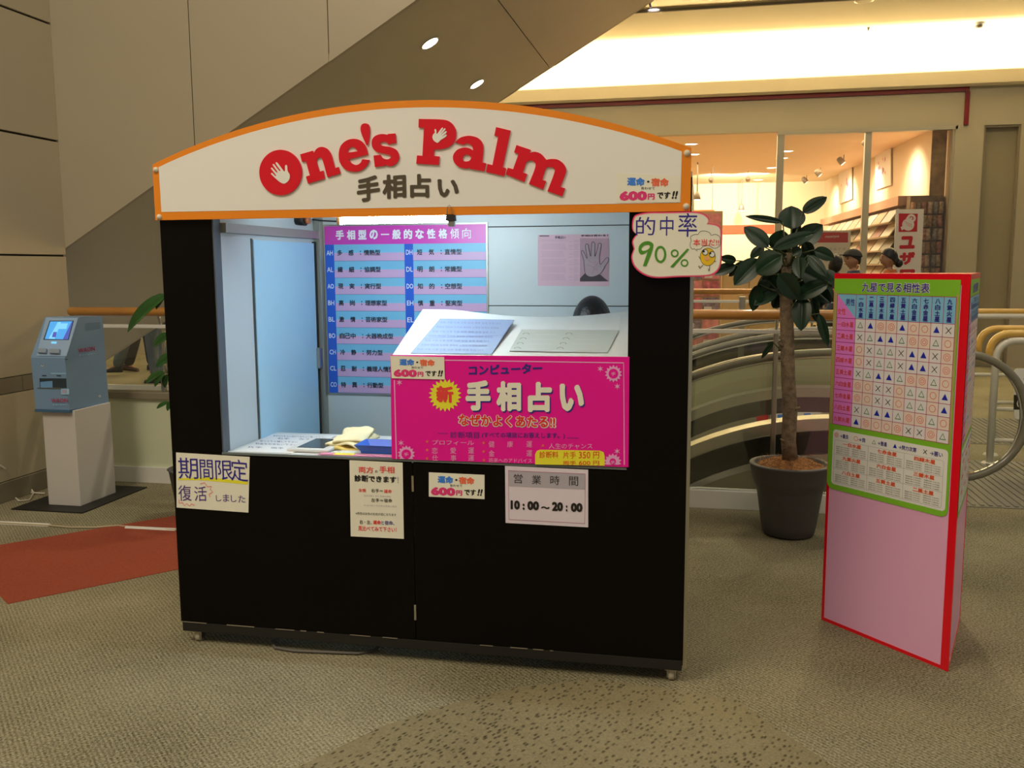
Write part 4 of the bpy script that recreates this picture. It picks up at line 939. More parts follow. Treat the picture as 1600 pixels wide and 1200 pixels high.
for x, y in ((97, 510), (107, 888), (1352, 425), (1458, 535), (1457, 940)): star(x, y, 22, M_pkline)
for x, y in ((1434, 455), (1430, 1008), (140, 958)):
    star(x, y, 55, M_pkline, 14, .74) if y < 600 else sh.poly([ZN(x + (55 if j % 2 == 0 else 41) * sin(pi * j / 14), min(1024 if x > 200 else 988, y - (55 if j % 2 == 0 else 41) * cos(pi * j / 14))) for j in range(28)], M_pkline, 2, 'star')
    sh.disc(*ZN(x, y if y < 990 else y - 4), 7.6 if y < 990 else 5.0, I_mag, 3, 'star'); sh.text('手', *ZN(x - 14, y + 12), *ZN(x + 14, y + 12), 5.5, M_pkline, 4, .02, name='star')
sh.text('コンピューター', *ZN(530, 466), *ZN(990, 452), 15.5, I_navy, 2, .045)
star(382, 590, 104, I_yel, 22, .78, 2, 'burst'); sh.text('新', *ZN(328, 635), *ZN(436, 638), 26, I_red, 3, .055)
for ch, x0, x1, y, h in (('手', 512, 668, 686, 47), ('相', 704, 858, 690, 47), ('占', 900, 1050, 695, 47), ('い', 1098, 1250, 690, 43)):
    sh.text(ch, *ZN(x0 + 6, y + 9), *ZN(x1 + 6, y + 9), h, I_navy, 2, .062, name='shadow_print'); sh.text(ch, *ZN(x0, y), *ZN(x1, y), h, I_cream, 3, .058)
sh.text('なぜかよくあたる!!', *ZN(463, 784), *ZN(1077, 800), 19.5, I_outline, 2, .095, name='outline_print'); sh.text('なぜかよくあたる!!', *ZN(469, 778), *ZN(1070, 794), 17.5, ink('ink_deepred', O(190, 30, 20)), 4, .03)
sh.text('診断項目', *ZN(415, 857), *ZN(595, 860), 10, I_navy, 2, 0); sh.text('(すべての項目にお答えします。)', *ZN(612, 860), *ZN(1130, 864), 9.8, I_navy, 2, .015)
sh.line([ZN(335, 828), ZN(400, 829)], .0015, I_navy, 2); sh.line([ZN(1145, 856), ZN(1218, 858)], .0015, I_navy, 2)
def spaced(chs, xs, y, h):
    for ch, x in zip(chs, xs): sh.text(ch, *ZN(x, y), *ZN(x + 36, y), h, M_pkline, 2, .0)
sh.text('プロフィール', *ZN(303, 900), *ZN(562, 902), 7.5, M_pkline, 2, .005); spaced('健康運', (655, 770, 890), 915, 9.5); sh.text('人生のチャンス', *ZN(1030, 925), *ZN(1303, 925), 8.5, M_pkline, 2, .0)
spaced('恋愛運', (300, 415, 527), 955, 9.5); spaced('金運', (655, 890), 972, 9.5); spaced('仕事運', (302, 417, 527), 1000, 9) ; sh.text('将来へのアドバイス', *ZN(655, 1010), *ZN(925, 1014), 7, M_pkline, 2, 0)
for x, y in ((270, 880), (623, 888), (993, 905), (270, 932), (623, 942), (270, 985), (625, 995)): star(x, y, 12, I_orange, 5, .42)
sh.poly([ZN(*p) for p in ((945, 1022), (945, 960), (955, 938), (975, 930), (1350, 936), (1372, 945), (1380, 970), (1380, 1030))], I_yel, 3, 'price_field')
for s_, x0, x1, y in (('診断料', 972, 1090, 982), ('片手', 1120, 1200, 984), ('350', 1218, 1290, 984), ('円', 1308, 1345, 984)): sh.text(s_, *ZN(x0, y), *ZN(x1, y), 10.5, ink('ink_brownred', O(190, 60, 20)), 4, .01)
for s_, x0, x1 in (('両手', 1120, 1200), ('600', 1218, 1290), ('円', 1308, 1345)): sh.text(s_, *ZN(x0, 1025), *ZN(x1, 1026), 6.5, MATS['ink_brownred'], 4, .01)
sh.finish(PK)
priceslip(Ym - .0035, [(610, 556), (694, 558), (695, 593), (612, 591)], 'cream price slip reading 600 yen at the top left of the magenta poster')
# cards on the sloping top
slope = Vector((0, .388, .150)).normalized()
def topsheet(pts, m, name, label, back=.0022):
    sh = Sheet((BX0, 3.212, BZ - .002 + .0015), (1, 0, 0), slope, lay=.0004); P = [sh.q(*p) for p in pts]
    def sagz(a): u = (a) / (BX1 - BX0); return -.028 * sin(pi * max(0, (u - .15)) / .85)
    t = thing(name, sh.w(*P[0]), label, 'card'); 
    return sh, t, P
sh, t, P = topsheet([(642, 552), (768, 553.5), (803, 500), (688, 498)], None, 'laminated_chart', 'laminated blue-tinted chart lying on the left of the sloping unit top')
M_lam = mat('laminate_blue', (.26, .34, .52), .12, coat=.5); M_lam2 = mat('laminate_grey', (.48, .54, .52), .15, coat=.5); I_ft = ink('fine_print', (.10, .12, .22))
B().prism([sh.w(a, b_, -.0018) for a, b_ in P], sh.n * .002).mk('sheet', M_lam, t)
sh.line([(661, 529), (787, 524)], .0025, I_ft, 1); sh.line([(642, 552), (768, 553.5), (803, 500), (688, 498)], .003, I_ft, 1, closed=True)
for r_ in range(7):
    f = .08 + r_ * .13
    L0 = (642 + 46 * f + 6, 552 - 54 * f); L1 = (768 + 35 * f - 14, 553.5 - 53.5 * f)
    sh.text('感情線 頭脳線 生命線 運命線 太陽線 財運線 結婚線' if r_ % 2 else '性格 才能 仕事 恋愛 結婚 健康 金運 家庭 対人', L0[0], L0[1], L1[0], L1[1], 3.4, I_ft, 2, 0)
sh.finish(t)
sh, t, P = topsheet([(796, 548), (949, 551), (967, 516), (815, 515)], None, 'laminated_form', 'clear grey laminated form with rows of marks on the right of the unit top')
P3 = []
def sg_(a): u = a / (BX1 - BX0); return -.028 * sin(pi * max(0, (u - .15)) / .85)
B().prism([sh.w(a, b_, -.0018) for a, b_ in P], sh.n * .002).mk('sheet', M_lam2, t)
sh.line([(796, 548), (949, 551), (967, 516), (815, 515)], .002, I_grey, 2, closed=True)
for r_ in range(4):
    y = 522 + r_ * 7.5; xo = 822 - r_ * 4.5
    for k_ in (0, 67): sh.line([(xo + k_ + 5 * cos(a), y + 1.5 - 3 * sin(a)) for a in [radians(10 + 20 * j) for j in range(9)]], .002, I_black, 3); sh.line([(xo + k_ + 14, y + 1), (xo + k_ + 50, y + 1.2)], .0015, I_grey, 3)
sh.finish(t)
# items on the counter
sh = Sheet((OX0, KY0, CZ + .0008), (1, 0, 0), (0, 1, 0), lay=.0003); t = thing('instruction_sheet', onZ(CZ, 430, 692), 'white printed instruction sheet at the left end of the counter', 'paper')
PT = [(366, 705), (455, 708), (525, 681), (426, 678)]
M_paperw = mat('paper_white', (.82, .84, .86), .5)
B().prism([sh.w(*sh.q(*p), -.0025) for p in PT], (0, 0, .0025)).mk('sheet', M_paperw, t)
for r_, (s_, u0, u1) in enumerate((('手のひらを上に向けて台の上に置いて下さい', .1, .95), ('右手', .25, .45), ('左手', .6, .8), ('ゆっくりと離して下さい', .08, .7), ('料金をお支払い下さい', .1, .8), ('片手', .1, .35), ('両手', .5, .72))):
    v = [.85, .72, .72, .55, .40, .2, .2][r_]
    a = [(366 + 60 * v, 705 - 27 * v), (455 + 70 * v, 708 - 27 * v)]
    sh.text(s_, a[0][0] + (a[1][0] - a[0][0]) * u0, a[0][1] + (a[1][1] - a[0][1]) * u0, a[0][0] + (a[1][0] - a[0][0]) * u1, a[0][1] + (a[1][1] - a[0][1]) * u1, 2.6, I_ft, 1, .01)
sh.finish(t)
t = thing('palm_scanner', onZ(CZ, 495, 698), 'dark glass palm scanner plate in a cream frame on the counter', 'scanner')
a0, a1, b0_, b1_ = -1.535, -1.425, 3.29, 3.475
B().box(a0 - .03, a1 + .03, b0_ - .03, b1_ + .03, CZ, CZ + .012, bev=.004).mk('frame', M_counter, t); box('glass', mat('scanner_glass', (.07, .08, .075), .25, coat=.2), t, a0, a1, b0_, b1_, CZ + .012, CZ + .014)
t = tag(B().box(-1.42, -1.12, 3.222, 3.262, CZ, CZ + .003, bev=.002).mk('leaflet', mat('leaflet_pink', (.70, .25, .40), .4)), 'pink and orange leaflet under the yellow cloth', 'leaflet')
o = B().box(-1.36, -1.28, 3.226, 3.258, CZ + .003, CZ + .0035).mk('printed_area', I_yel, t)
# folded cloth
def cloth():
    lay = []
    for k, (sx_, sy_, rz) in enumerate(((.20, .26, .12), (.19, .24, -.05), (.17, .22, .2))):
        b = B(); n = 12; vs = []
        for i in range(n + 1):
            for j in range(n + 1):
                u, v = i / n - .5, j / n - .5; x = u * sx_; y = v * sy_
                X = (x * cos(rz) - y * sin(rz)) * .72 - 1.375 + .006 * k; Y = x * sin(rz) + y * cos(rz) + 3.46
                z = CZ + .016 + k * .014 + .006 * sin(9 * u + 3 * k) * cos(7 * v + k) + (.012 if k == 2 and v > .3 else 0) - (.008 * (abs(u) * 2)**4 + .006 * (abs(v) * 2)**4) - (.004 if k == 0 else 0)
                vs.append((X, Y, z))
        top = len(vs); vs += [(x, y, z - .009) for x, y, z in vs]
        fs = [(i * (n + 1) + j, (i + 1) * (n + 1) + j, (i + 1) * (n + 1) + j + 1, i * (n + 1) + j + 1) for i in range(n) for j in range(n)]
        fs += [tuple(top + q_ for q_ in f[::-1]) for f in fs]
        for i in range(n):
            for p_, q_ in (((i) * (n + 1), (i + 1) * (n + 1)), ((i + 1) * (n + 1) + n, i * (n + 1) + n), (i + 1, i), (n * (n + 1) + i, n * (n + 1) + i + 1)): fs.append((p_, q_, top + q_, top + p_))
        b.add(vs, fs, True); lay.append(b)
    return lay
t = thing('folded_cloth', (-1.33, 3.46, CZ), 'folded cream and yellow cloth on the counter beside the scanner', 'cloth')
for k, b in enumerate(cloth()): b.mk('cloth_fold', [mat('cloth_yellow', (.75, .58, .18), .9), mat('cloth_cream', (.85, .78, .50), .9)][k > 0], t)
# blue tray
t = thing('coin_tray', (-1.185, 3.33, CZ), 'blue plastic coin tray half hidden by the magenta poster', 'tray')
M_tray = mat('tray_blue', (.03, .13, .62), .3, coat=.3)
tx0, tx1, ty0, ty1 = -1.29, -1.10, 3.265, 3.40
def hoop(i, z): return [(tx0 + i, ty0 + i, z), (tx1 - i, ty0 + i, z), (tx1 - i, ty1 - i, z), (tx0 + i, ty1 - i, z)]
vs = hoop(.02, CZ + .006) + hoop(0, CZ + .034) + hoop(.006, CZ + .034) + hoop(.026, CZ + .011)
B().add(vs, [(0, 3, 2, 1)] + [(4 * r_ + i, 4 * r_ + (i + 1) % 4, 4 * r_ + 4 + (i + 1) % 4, 4 * r_ + 4 + i) for r_ in range(3) for i in range(4)] + [(12, 13, 14, 15)]).mk('dish', M_tray, t)
B().box(tx0 + .02, tx1 - .02, ty0 + .02, ty1 - .02, CZ + .0, CZ + .006).mk('foot', M_tray, t)

# ---- things on the back wall
YW = IY - .001
sh = Sheet(onY(YW, 516, 614), (1, 0, 0), (0, 0, 1)); t = thing('character_chart', (-1.37, YW, .89), 'pink and blue chart of palm types on the back wall of the booth', 'poster')
cx0, cx1, cz0, cz1 = onY(YW, 509, 400).x, onY(YW, 760, 400).x, onY(YW, 560, 614).z, onY(YW, 640, 352).z
A_ = lambda x, z: (x - sh.p.x, z - sh.p.z)
B().prism([(cx0 - .008, YW - .006, cz0 - .008), (cx1 + .008, YW - .006, cz0 - .008), (cx1 + .008, YW - .006, cz1 + .008), (cx0 - .008, YW - .006, cz1 + .008)], (0, .006, 0)).mk('frame', M_alu, t)
sh.p.y = YW - .0065
M_cm = mat('chart_magenta', (.68, .06, .50), .35); M_cb = mat('chart_blue', (.02, .12, .66), .35); M_cc = mat('chart_cyan', (.20, .55, .80), .4); M_cp = mat('chart_pink', (.66, .42, .68), .4)
M_cl = mat('chart_line', (.10, .20, .45), .5); M_ctx = mat('chart_text', (.02, .03, .06), .5); M_cw = mat('chart_white', (.92, .92, .95), .4)
W_ = cx1 - cx0
hz = cz1 - .086
sh.rect(*A_(cx0, hz), *A_(cx1, cz1), M_cm, 1)
rh = (hz - cz0) / 9
xs_ = [0, .058 * W_ + .0, .502 * W_, .556 * W_, W_]
for i in range(9):
    zt2 = hz - i * rh; zb2 = zt2 - rh
    for a, c_ in ((xs_[1], xs_[2]), (xs_[3], xs_[4])):
        sh.rect(*A_(cx0 + a, zb2 + rh * .5), *A_(cx0 + c_, zt2), M_cc, 1); sh.rect(*A_(cx0 + a, zb2), *A_(cx0 + c_, zb2 + rh * .5), M_cp, 1)
        sh.rect(*A_(cx0 + a, zb2), *A_(cx0 + c_, zb2 + .002), M_cl, 2)
for a, c_ in ((0, xs_[1]), (xs_[2], xs_[3])): sh.rect(*A_(cx0 + a, cz0), *A_(cx0 + c_, hz), M_cb, 1)
def LT(s_, x0, x1, z0, z1, m, bold=.02, lay=3):
    vs, fs = textmesh(s_, bold); xa, xb2 = min(v[0] for v in vs), max(v[0] for v in vs); ya, yb2 = min(v[1] for v in vs), max(v[1] for v in vs)
    o = A_(x0, z0); sh.raw([(o[0] + (v[0] - xa) / (xb2 - xa) * (x1 - x0), o[1] + (v[1] - ya) / (yb2 - ya) * (z1 - z0), v[2]) for v in vs], fs, m, lay)
title = '手相型の一般的な性格傾向'
for k, ch in enumerate(title):
    x = cx0 + .057 + k * .0565; hh = .046 if ch not in '一' else .006; LT(ch, x, x + .042, hz + .022 + (0 if ch != '一' else .02), hz + .022 + hh + (0 if ch != '一' else .02), M_cw, .05 if ch not in '傾向' else .01)
ROWS = [('AH', '多感', '情熱型'), ('AL', '繊細', '協調型'), ('AO', '現実', '実行型'), ('BH', '高尚', '理想家型'), ('BL', '激情', '芸術家型'), ('BO', '自己中', '大器晩成型'), ('CH', '冷静', '努力型'), ('CL', '忍耐', '義理人情型'), ('CO', '特異', '行動型')]
ROW2 = [('DH', '短気', '直情型'), ('DL', '明朗', '常識型'), ('DO', '知的', '空想型'), ('EH', '慎重', '堅実型'), ('EL', '', ''), ('EO', '', '')]
for rows, xo in ((ROWS, 0), (ROW2, xs_[2])):
    for i, (cd, w1_, w2_) in enumerate(rows):
        zc_ = hz - (i + .5) * rh; x = cx0 + xo
        LT(cd, x + .008, x + .040, zc_ - .011, zc_ + .012, M_cw, .015)
        if not w1_: continue
        xx = [x + .062, x + .119] if len(w1_) == 2 else [x + .062, x + .090, x + .118]
        for ch, q_ in zip(w1_, xx): LT(ch, q_, q_ + .026, zc_ - .013, zc_ + .014, M_ctx, .03)
        LT(':', x + .177, x + .182, zc_ - .010, zc_ + .010, M_ctx, .03); LT(w2_, x + .196, x + .196 + .0275 * len(w2_), zc_ - .013, zc_ + .014, M_ctx, .03)
sh.finish(t)
# newspaper cutting with a hand picture
sh = Sheet(onY(YW, 840, 447), (1, 0, 0), (0, 0, 1)); t = thing('newspaper_cutting', onY(YW, 896, 447), 'pink newspaper cutting with a photo of a raised hand on the booth back wall', 'poster')
def ZN(x, y): return (820 + x / 10, 350 + y / 10)
M_np = mat('news_pink', (.80, .52, .60), .6, noise=(8, .04)); M_nd = mat('news_dark', (.07, .05, .06), .6); M_ng = mat('news_grey', (.38, .24, .29), .6); M_nh = mat('news_hand', (.50, .36, .40), .6, noise=(12, .1)); M_nph = mat('news_photo', (.55, .34, .40), .6)
sh.plate([ZN(205, 965), ZN(1320, 972), ZN(1320, 155), ZN(205, 170)], .001, M_np, 'paper', t)
sh.quad(ZN(862, 898), ZN(1312, 898), ZN(1315, 225), ZN(862, 220), M_nph, 1)
sh.poly([ZN(*p) for p in ((862, 898), (862, 850), (940, 770), (1010, 820), (1180, 790), (1250, 850), (1312, 895))], M_nd, 2, 'photo')
hand = [(945, 770), (930, 660), (920, 560), (890, 470), (885, 430), (905, 415), (930, 450), (975, 545), (960, 430), (948, 340), (965, 312), (990, 325), (1005, 400), (1030, 510), (1040, 400), (1045, 310), (1068, 278), (1095, 310), (1095, 400), (1095, 505), (1115, 460), (1140, 370), (1150, 310), (1180, 300), (1195, 330), (1180, 420), (1165, 520), (1180, 630), (1230, 580), (1275, 530), (1308, 530), (1305, 580), (1260, 650), (1210, 740), (1150, 795), (1060, 825), (990, 815)]
sh.poly([ZN(*p) for p in smoothloop(hand, 3)], M_nh, 3, 'photo'); sh.line([ZN(*p) for p in smoothloop(hand, 3)], .0022, M_nd, 4, 'photo', closed=True)
for pts in (((985, 560), (1040, 600), (1120, 590)), ((960, 640), (1050, 660), (1130, 720)), ((1150, 600), (1080, 680), (1060, 780))): sh.line([ZN(*p) for p in pts], .0015, M_ng, 4, 'photo')
sh.text('手相は変わる！', *ZN(875, 198), *ZN(1300, 192), 3.0, M_nd, 2, .05); sh.text('手相占い', *ZN(470, 232), *ZN(640, 232), 4.6, M_nd, 2, .03); sh.quad(ZN(230, 194), ZN(380, 194), ZN(380, 180), ZN(230, 180), M_nd, 2)
for k in range(32):
    y = 250 + k * 20
    if k % 6 == 2: continue
    x0 = 250 + (k * 37) % 30; sh.line([ZN(x0, y), ZN(660 - (k * 53) % 60, y)], .0007, M_ng, 2); sh.line([ZN(690, y + 5), ZN(750, y + 5)], .0006, M_ng, 2) if k % 3 else None; sh.line([ZN(765, y + 3), ZN(838, y + 3)], .0008, M_ng, 2)
sh.finish(t)

# ---- fluorescent lamp behind the sign and its clip
LY = 3.30
lx0, lx1 = onY(LY, 533, 345).x, onY(LY, 704, 345).x; lz = onY(LY, 620, 343).z
t = thing('fluorescent_lamp', ((lx0 + lx1) / 2, LY, lz), 'white fluorescent tube lamp hanging just behind the orange sign edge', 'lamp')
M_fl = mat('fluorescent_glow', (.9, .95, 1), .4, emit=(.72, .90, 1.0), es=150)
B().tube([(lx0, LY, lz - .002), (lx0 + .012, LY, lz), (lx1 - .012, LY, lz), (lx1, LY, lz - .002)], [.009, .014, .014, .009], 16).mk('tube', M_fl, t)
B().box(lx0 - .01, lx1 + .01, LY - .02, LY + .02, lz + .017, lz + .05, bev=.006).mk('housing', M_white, t)
for x in (lx0 - .006, lx1 + .004): box('end_cap', M_alu, t, x - .006, x + .006, LY - .016, LY + .016, lz - .016, lz + .02)
for x in (lx0 + .05, lx1 - .05): B().tube([(x, LY, lz + .05), (x, LY, 1.80)], .003, 6).mk('hanger', M_steel, t)
p = onY(SY - .004, 703, 343)
t = thing('bulldog_clip', p, 'small black bulldog clip under the sign edge at the right end of the lamp', 'clip')
B().prism([(p.x - .013, SY - .006, p.z + .018), (p.x + .013, SY - .006, p.z + .018), (p.x + .016, SY - .008, p.z - .004), (p.x - .016, SY - .008, p.z - .004)], (0, .034, 0)).mk('body', M_blackmatte, t)
for s_ in (-1, 1): B().tube([(p.x + s_ * .010, SY - .008, p.z + .018), (p.x + s_ * .006, SY - .009, p.z + .045), (p.x, SY - .009, p.z + .050)], .0015, 6).mk('wire_arm', M_steel, t)
B().box(p.x - .010, p.x + .012, SY + .002, SY + .025, p.z - .024, p.z - .003, bev=.003).mk('metal_tab', M_steel, t)
p = onY(3.95, 474, 344); t = thing('wall_spot', p, 'small black and orange lit device under the booth roof at the corner', 'device')
B().tube([p + Vector((-.05, 0, 0)), p + Vector((.01, 0, .002))], [.02, .028], 14).mk('body', M_blackmatte, t); B().tube([p + Vector((.01, 0, 0)), p + Vector((.03, 0, 0))], .018, 14).mk('socket', mat('socket_copper', (.6, .2, .08), .3, .6), t)
B().tube([p + Vector((0, 0, .02)), Vector((p.x, p.y, 1.80))], .006, 6).mk('bracket', M_steel, t)
q_ = [onY(3.9, x, y) for x, y in ((488, 343), (505, 345), (525, 346), (545, 343))]; tag(B().tube(q_ + [q_[-1] + Vector((.02, 0, .06))], .0035, 6).mk('lamp_cable', M_blackmatte), 'thin black cable sagging under the booth roof', 'cable')
# cable under the booth
q_ = [onZ(.008, x, y) for x, y in ((425, 1004), (430, 1012), (460, 1017), (510, 1019), (560, 1021), (583, 1016))]; tag(B().tube([q_[0] + Vector((0, .1, 0))] + q_ + [q_[-1] + Vector((.0, .15, 0))], .006, 8).mk('floor_cable', mat('cable_grey', (.12, .11, .10), .5)), 'grey cable looping on the carpet under the booth', 'cable')

# ================================================================== THREE SIDED CHART SIGN
a_ = Vector((.536, 3.936, 0)); b_2 = Vector((.924, 3.502, 0)); d_ = (b_2 - a_).normalized(); b_2 = a_ + d_ * .59
pr_ = Vector((-d_.y, d_.x, 0)); c_2 = (a_ + b_2) / 2 + pr_ * .59 * .866
HS = 1.462
TS = thing('chart_sign', (a_ + b_2 + c_2) / 3, 'three-sided standing pink sign with red edges and a chart of signs and symbols', 'sign')
M_pink = mat('sign_pink', O(206, 136, 146), .35); M_redtape = mat('red_tape', O(196, 8, 20), .3, coat=.2)
B().prism([a_, b_2, c_2], (0, 0, HS)).mk('body', M_pink, TS)
top_ = B().prism([a_ + Vector((0, 0, HS)), b_2 + Vector((0, 0, HS)), c_2 + Vector((0, 0, HS))], (0, 0, .004)).mk('top_tape', M_redtape, TS)
cor = [a_, b_2, c_2]
for i in range(3):
    A, Bv, Cv = cor[i], cor[(i + 1) % 3], cor[(i + 2) % 3]
    # tape folded over each upright edge
    e1 = (Bv - A).normalized(); e2 = (Cv - A).normalized(); n1 = Vector((e1.y, -e1.x, 0)); n2 = Vector((-e2.y, e2.x, 0))
    w1_, w2_ = ((.012, .030), (.020, .030), (.020, .020))[i]
    b = B(); o1, o2 = n1 * .002, n2 * .002; tip = (n1 + n2) * .002
    P = [A + e1 * w1_, A + e1 * w1_ + o1, A + tip, A + e2 * w2_ + o2, A + e2 * w2_, A]
    b.prism(P, (0, 0, HS + .004)); b.mk('edge_tape', M_redtape, TS)
    for z0, z1 in ((HS - .035, HS + .004), (0, .014)):
        b = B(); b.prism([A + n1 * .0018 + Vector((0, 0, z0)), Bv + n1 * .0018 + Vector((0, 0, z0)), Bv + Vector((0, 0, z0)), A + Vector((0, 0, z0))], (0, 0, z1 - z0)); b.mk('end_tape', M_redtape, TS)
SH = Sheet(a_, d_, (0, 0, 1), lay=.0005); SH.lay = .0005
def z1q(x, y): return SH.q(1270 + x / 4.2857, 410 + y / 4.2857)
def z2q(x, y): return SH.q(1270 + x / 5.714, 640 + y / 5.714)
M_cg = ink('chart_green', O(110, 150, 30)); M_olive = ink('chart_olive', O(150, 128, 66)); M_hb = ink('head_blue', O(110, 150, 190)); M_hp = ink('head_pink', O(208, 100, 150)); M_grid = ink('grid_line', O(150, 20, 70))
M_c1 = ink('cell_salmon', O(226, 168, 140)); M_c2 = ink('cell_grey', O(196, 176, 160)); M_mr = ink('mark_red', O(190, 60, 40)); M_mg = ink('mark_green', O(40, 90, 40)); M_mb = ink('mark_blue', O(22, 30, 120)); M_legend = ink('legend_cream', O(218, 206, 180)); M_hr = ink('head_red', O(214, 70, 30))
pa0, pz1 = z1q(150, 108); pa1 = z1q(995, 112)[0]; pz0 = (z2q(160, 700)[1] + z2q(1215, 975)[1]) / 2
def rrl(x0, y0, x1, y1, r): return [(x + r * cos(t_), y + r * sin(t_)) for x, y, s_ in ((x1 - r, y1 - r, 0), (x0 + r, y1 - r, 90), (x0 + r, y0 + r, 180), (x1 - r, y0 + r, 270)) for t_ in [radians(s_ + 15 * k) for k in range(7)]]
SH.poly([(pa0, pz1), (pa0, pz0 + .03)] + [(pa0 + .03 - .03 * cos(radians(k)), pz0 + .03 - .03 * sin(radians(k))) for k in range(0, 91, 15)] + [(pa1 - .03 + .03 * sin(radians(k)), pz0 + .03 - .03 * cos(radians(k))) for k in range(0, 91, 15)] + [(pa1, pz1)], M_cg, 1, 'chart_panel', px=False)
g0, gt = z1q(170, 208); g1 = (z1q(967, 236)[0] + z2q(1213, 322)[0]) / 2; gt = (gt + z1q(967, 236)[1]) / 2; gb = (z2q(180, 112)[1] + z2q(1213, 322)[1]) / 2
SH.rect(pa0, gb, g0, gt + .01, M_olive, 2); SH.rect(g1, gb, pa1 - .004, gt + .01, M_olive, 2)
gc1 = z1q(297, 212)[0]; gh = (z1q(166, 370)[1] + z1q(965, 415)[1]) / 2
cw = (g1 - gc1) / 9; rh = (gh - gb) / 9
def LT2(s_, x0, x1, z0, z1, m, bold=.02, lay=4):
    vs, fs = textmesh(s_, bold); xa, xb2 = min(v[0] for v in vs), max(v[0] for v in vs); ya, yb2 = min(v[1] for v in vs), max(v[1] for v in vs)
    SH.raw([(x0 + (v[0] - xa) / (xb2 - xa) * (x1 - x0), z0 + (v[1] - ya) / (yb2 - ya) * (z1 - z0), v[2]) for v in vs], fs, m, lay)
def VT(s_, xc, ztop, zbot, w, m, bold=.03):
    st = (ztop - zbot) / len(s_)
    for i, ch in enumerate(s_):
        zc_ = ztop - st * (i + .5); hh = st * .44 if ch not in '一' else st * .05; LT2(ch, xc - w / 2, xc + w / 2, zc_ - hh, zc_ + hh, m, bold)
zt3 = (pz1 + gt) / 2
tw = z1q(333, 180)[0], z1q(785, 190)[0]
LT2('九星で見る相性表', tw[0] - .002, tw[1] + .002, zt3 - .021, zt3 + .019, I_outline, .06, 2); LT2('九星で見る相性表', tw[0], tw[1], zt3 - .019, zt3 + .017, I_navy, .02, 4)
SH.raw([(g0, gh), (gc1, gh), (g0, gt)], [(0, 1, 2)], M_hp, 2, 'printed_area'); SH.raw([(gc1, gh), (gc1, gt), (g0, gt)], [(0, 1, 2)], M_hb, 2, 'printed_area')
LT2('男性', gc1 - .050, gc1 - .006, gt - .045, gt - .018, I_navy, .01); LT2('女性', g0 + .004, g0 + .044, gh + .014, gh + .040, M_mr, .01)
SH.rect(gc1, gh, g1, gt, M_hb, 2); SH.rect(g0, gb, gc1, gh, M_hp, 2)
NAMES9 = ['一白水星', '二黒土星', '三碧木星', '四緑木星', '五黄土星', '六白金星', '七赤金星', '八白土星', '九紫火星']
for i, nm in enumerate(NAMES9):
    VT(nm, gc1 + cw * (i + .5), gt - .006, gh + .004, cw * .44, I_navy, .03)
    zc_ = gh - rh * (i + .5); st = (gc1 - g0 - .012) / 4
    for k, ch in enumerate(nm): LT2(ch, g0 + .006 + st * k, g0 + .006 + st * (k + .9), zc_ - (.010 if ch not in '一' else .001), zc_ + (.010 if ch not in '一' else .001), M_mr, .02)
GRID = ['tTDDTOOTX', 'XtTTtDDtO', 'OXttXTTXD', 'OXttXTTXD', 'XtTTtDDtO', 'DOXXOttOT', 'DOXXOttOT', 'XtTTtDDtO', 'TDOODXXDt']
def mark(k, x, z, s=.0135, lay=3):
    def rg(r, w, m): SH.loops([[(x + r * cos(t_ / 12 * pi), z + r * sin(t_ / 12 * pi)) for t_ in range(24)], [(x + (r - w) * cos(t_ / 12 * pi), z + (r - w) * sin(t_ / 12 * pi)) for t_ in range(24)]], m, lay, 'mark', px=False)
    tri = lambda q_: [(x - q_, z - q_ * .85), (x + q_, z - q_ * .85), (x, z + q_ * 1.0)]
    if k == 'O': rg(s, .0018, M_hr if s > .02 else M_mr)
    if k == 'D': rg(s * 1.05, .0018, M_mr); rg(s * .55, .0018, M_mr)
    if k == 'T': SH.poly(tri(s * .95), M_mb, lay, 'mark', px=False)
    if k == 't': SH.loops([tri(s), [(p_[0] * .72 + x * .28, p_[1] * .72 + z * .28 - .0006) for p_ in tri(s)]], M_mg, lay, 'mark', px=False)
    if k == 'X': SH.line([(x - s * .8, z - s * .85), (x + s * .8, z + s * .85)], .0026, I_black, lay, 'mark', px=False); SH.line([(x + s * .8, z - s * .85), (x - s * .8, z + s * .85)], .0026, I_black, lay, 'mark', px=False)
for r_, row in enumerate(GRID):
    for q_, k in enumerate(row):
        x0 = gc1 + cw * q_; z0 = gh - rh * (r_ + 1)
        SH.rect(x0, z0, x0 + cw, z0 + rh, M_c1 if k in 'OD' else M_c2, 2); mark(k, x0 + cw / 2, z0 + rh / 2)
for i in range(10): SH.rect(gc1 + cw * i - .001, gb, gc1 + cw * i + .001, gt, M_grid, 3); SH.rect(g0, gh - rh * i - .001, g1, gh - rh * i + .001, M_grid, 3)
SH.rect(g0 - .001, gb, g0 + .001, gt, M_grid, 3); SH.rect(g0, gt - .001, g1, gt + .001, M_grid, 3)
l0 = z2q(182, 300)[0]; l1 = z2q(1208, 500)[0]; lt = gb - .022; lb = pz0 + .022
SH.poly(rrl(l0, lb, l1, lt, .015), M_legend, 2, 'legend_panel', px=False)
xx = l0 + .012; zz = lt - .022; lw = l1 - l0
for k, s_, f0, f1, f2 in (('D', '→最良', .035, .07, .15), ('O', '→良', .22, .245, .31), ('t', '→普通', .385, .42, .50), ('T', '→努力次第', .57, .60, .75), ('X', '→悪い', .82, .86, .96)):
    mark(k, l0 + lw * f0, zz, .0095); LT2(s_, l0 + lw * f1, l0 + lw * f2, zz - .009, zz + .009, I_navy, .02)
bx0, bx1, bz1, bz0 = l0 + .010, l1 - .016, lt - .042, lb + .010
SH.line(rrl(bx0, bz0, bx1, bz1, .008), .0012, I_grey, 3, px=False, closed=True)
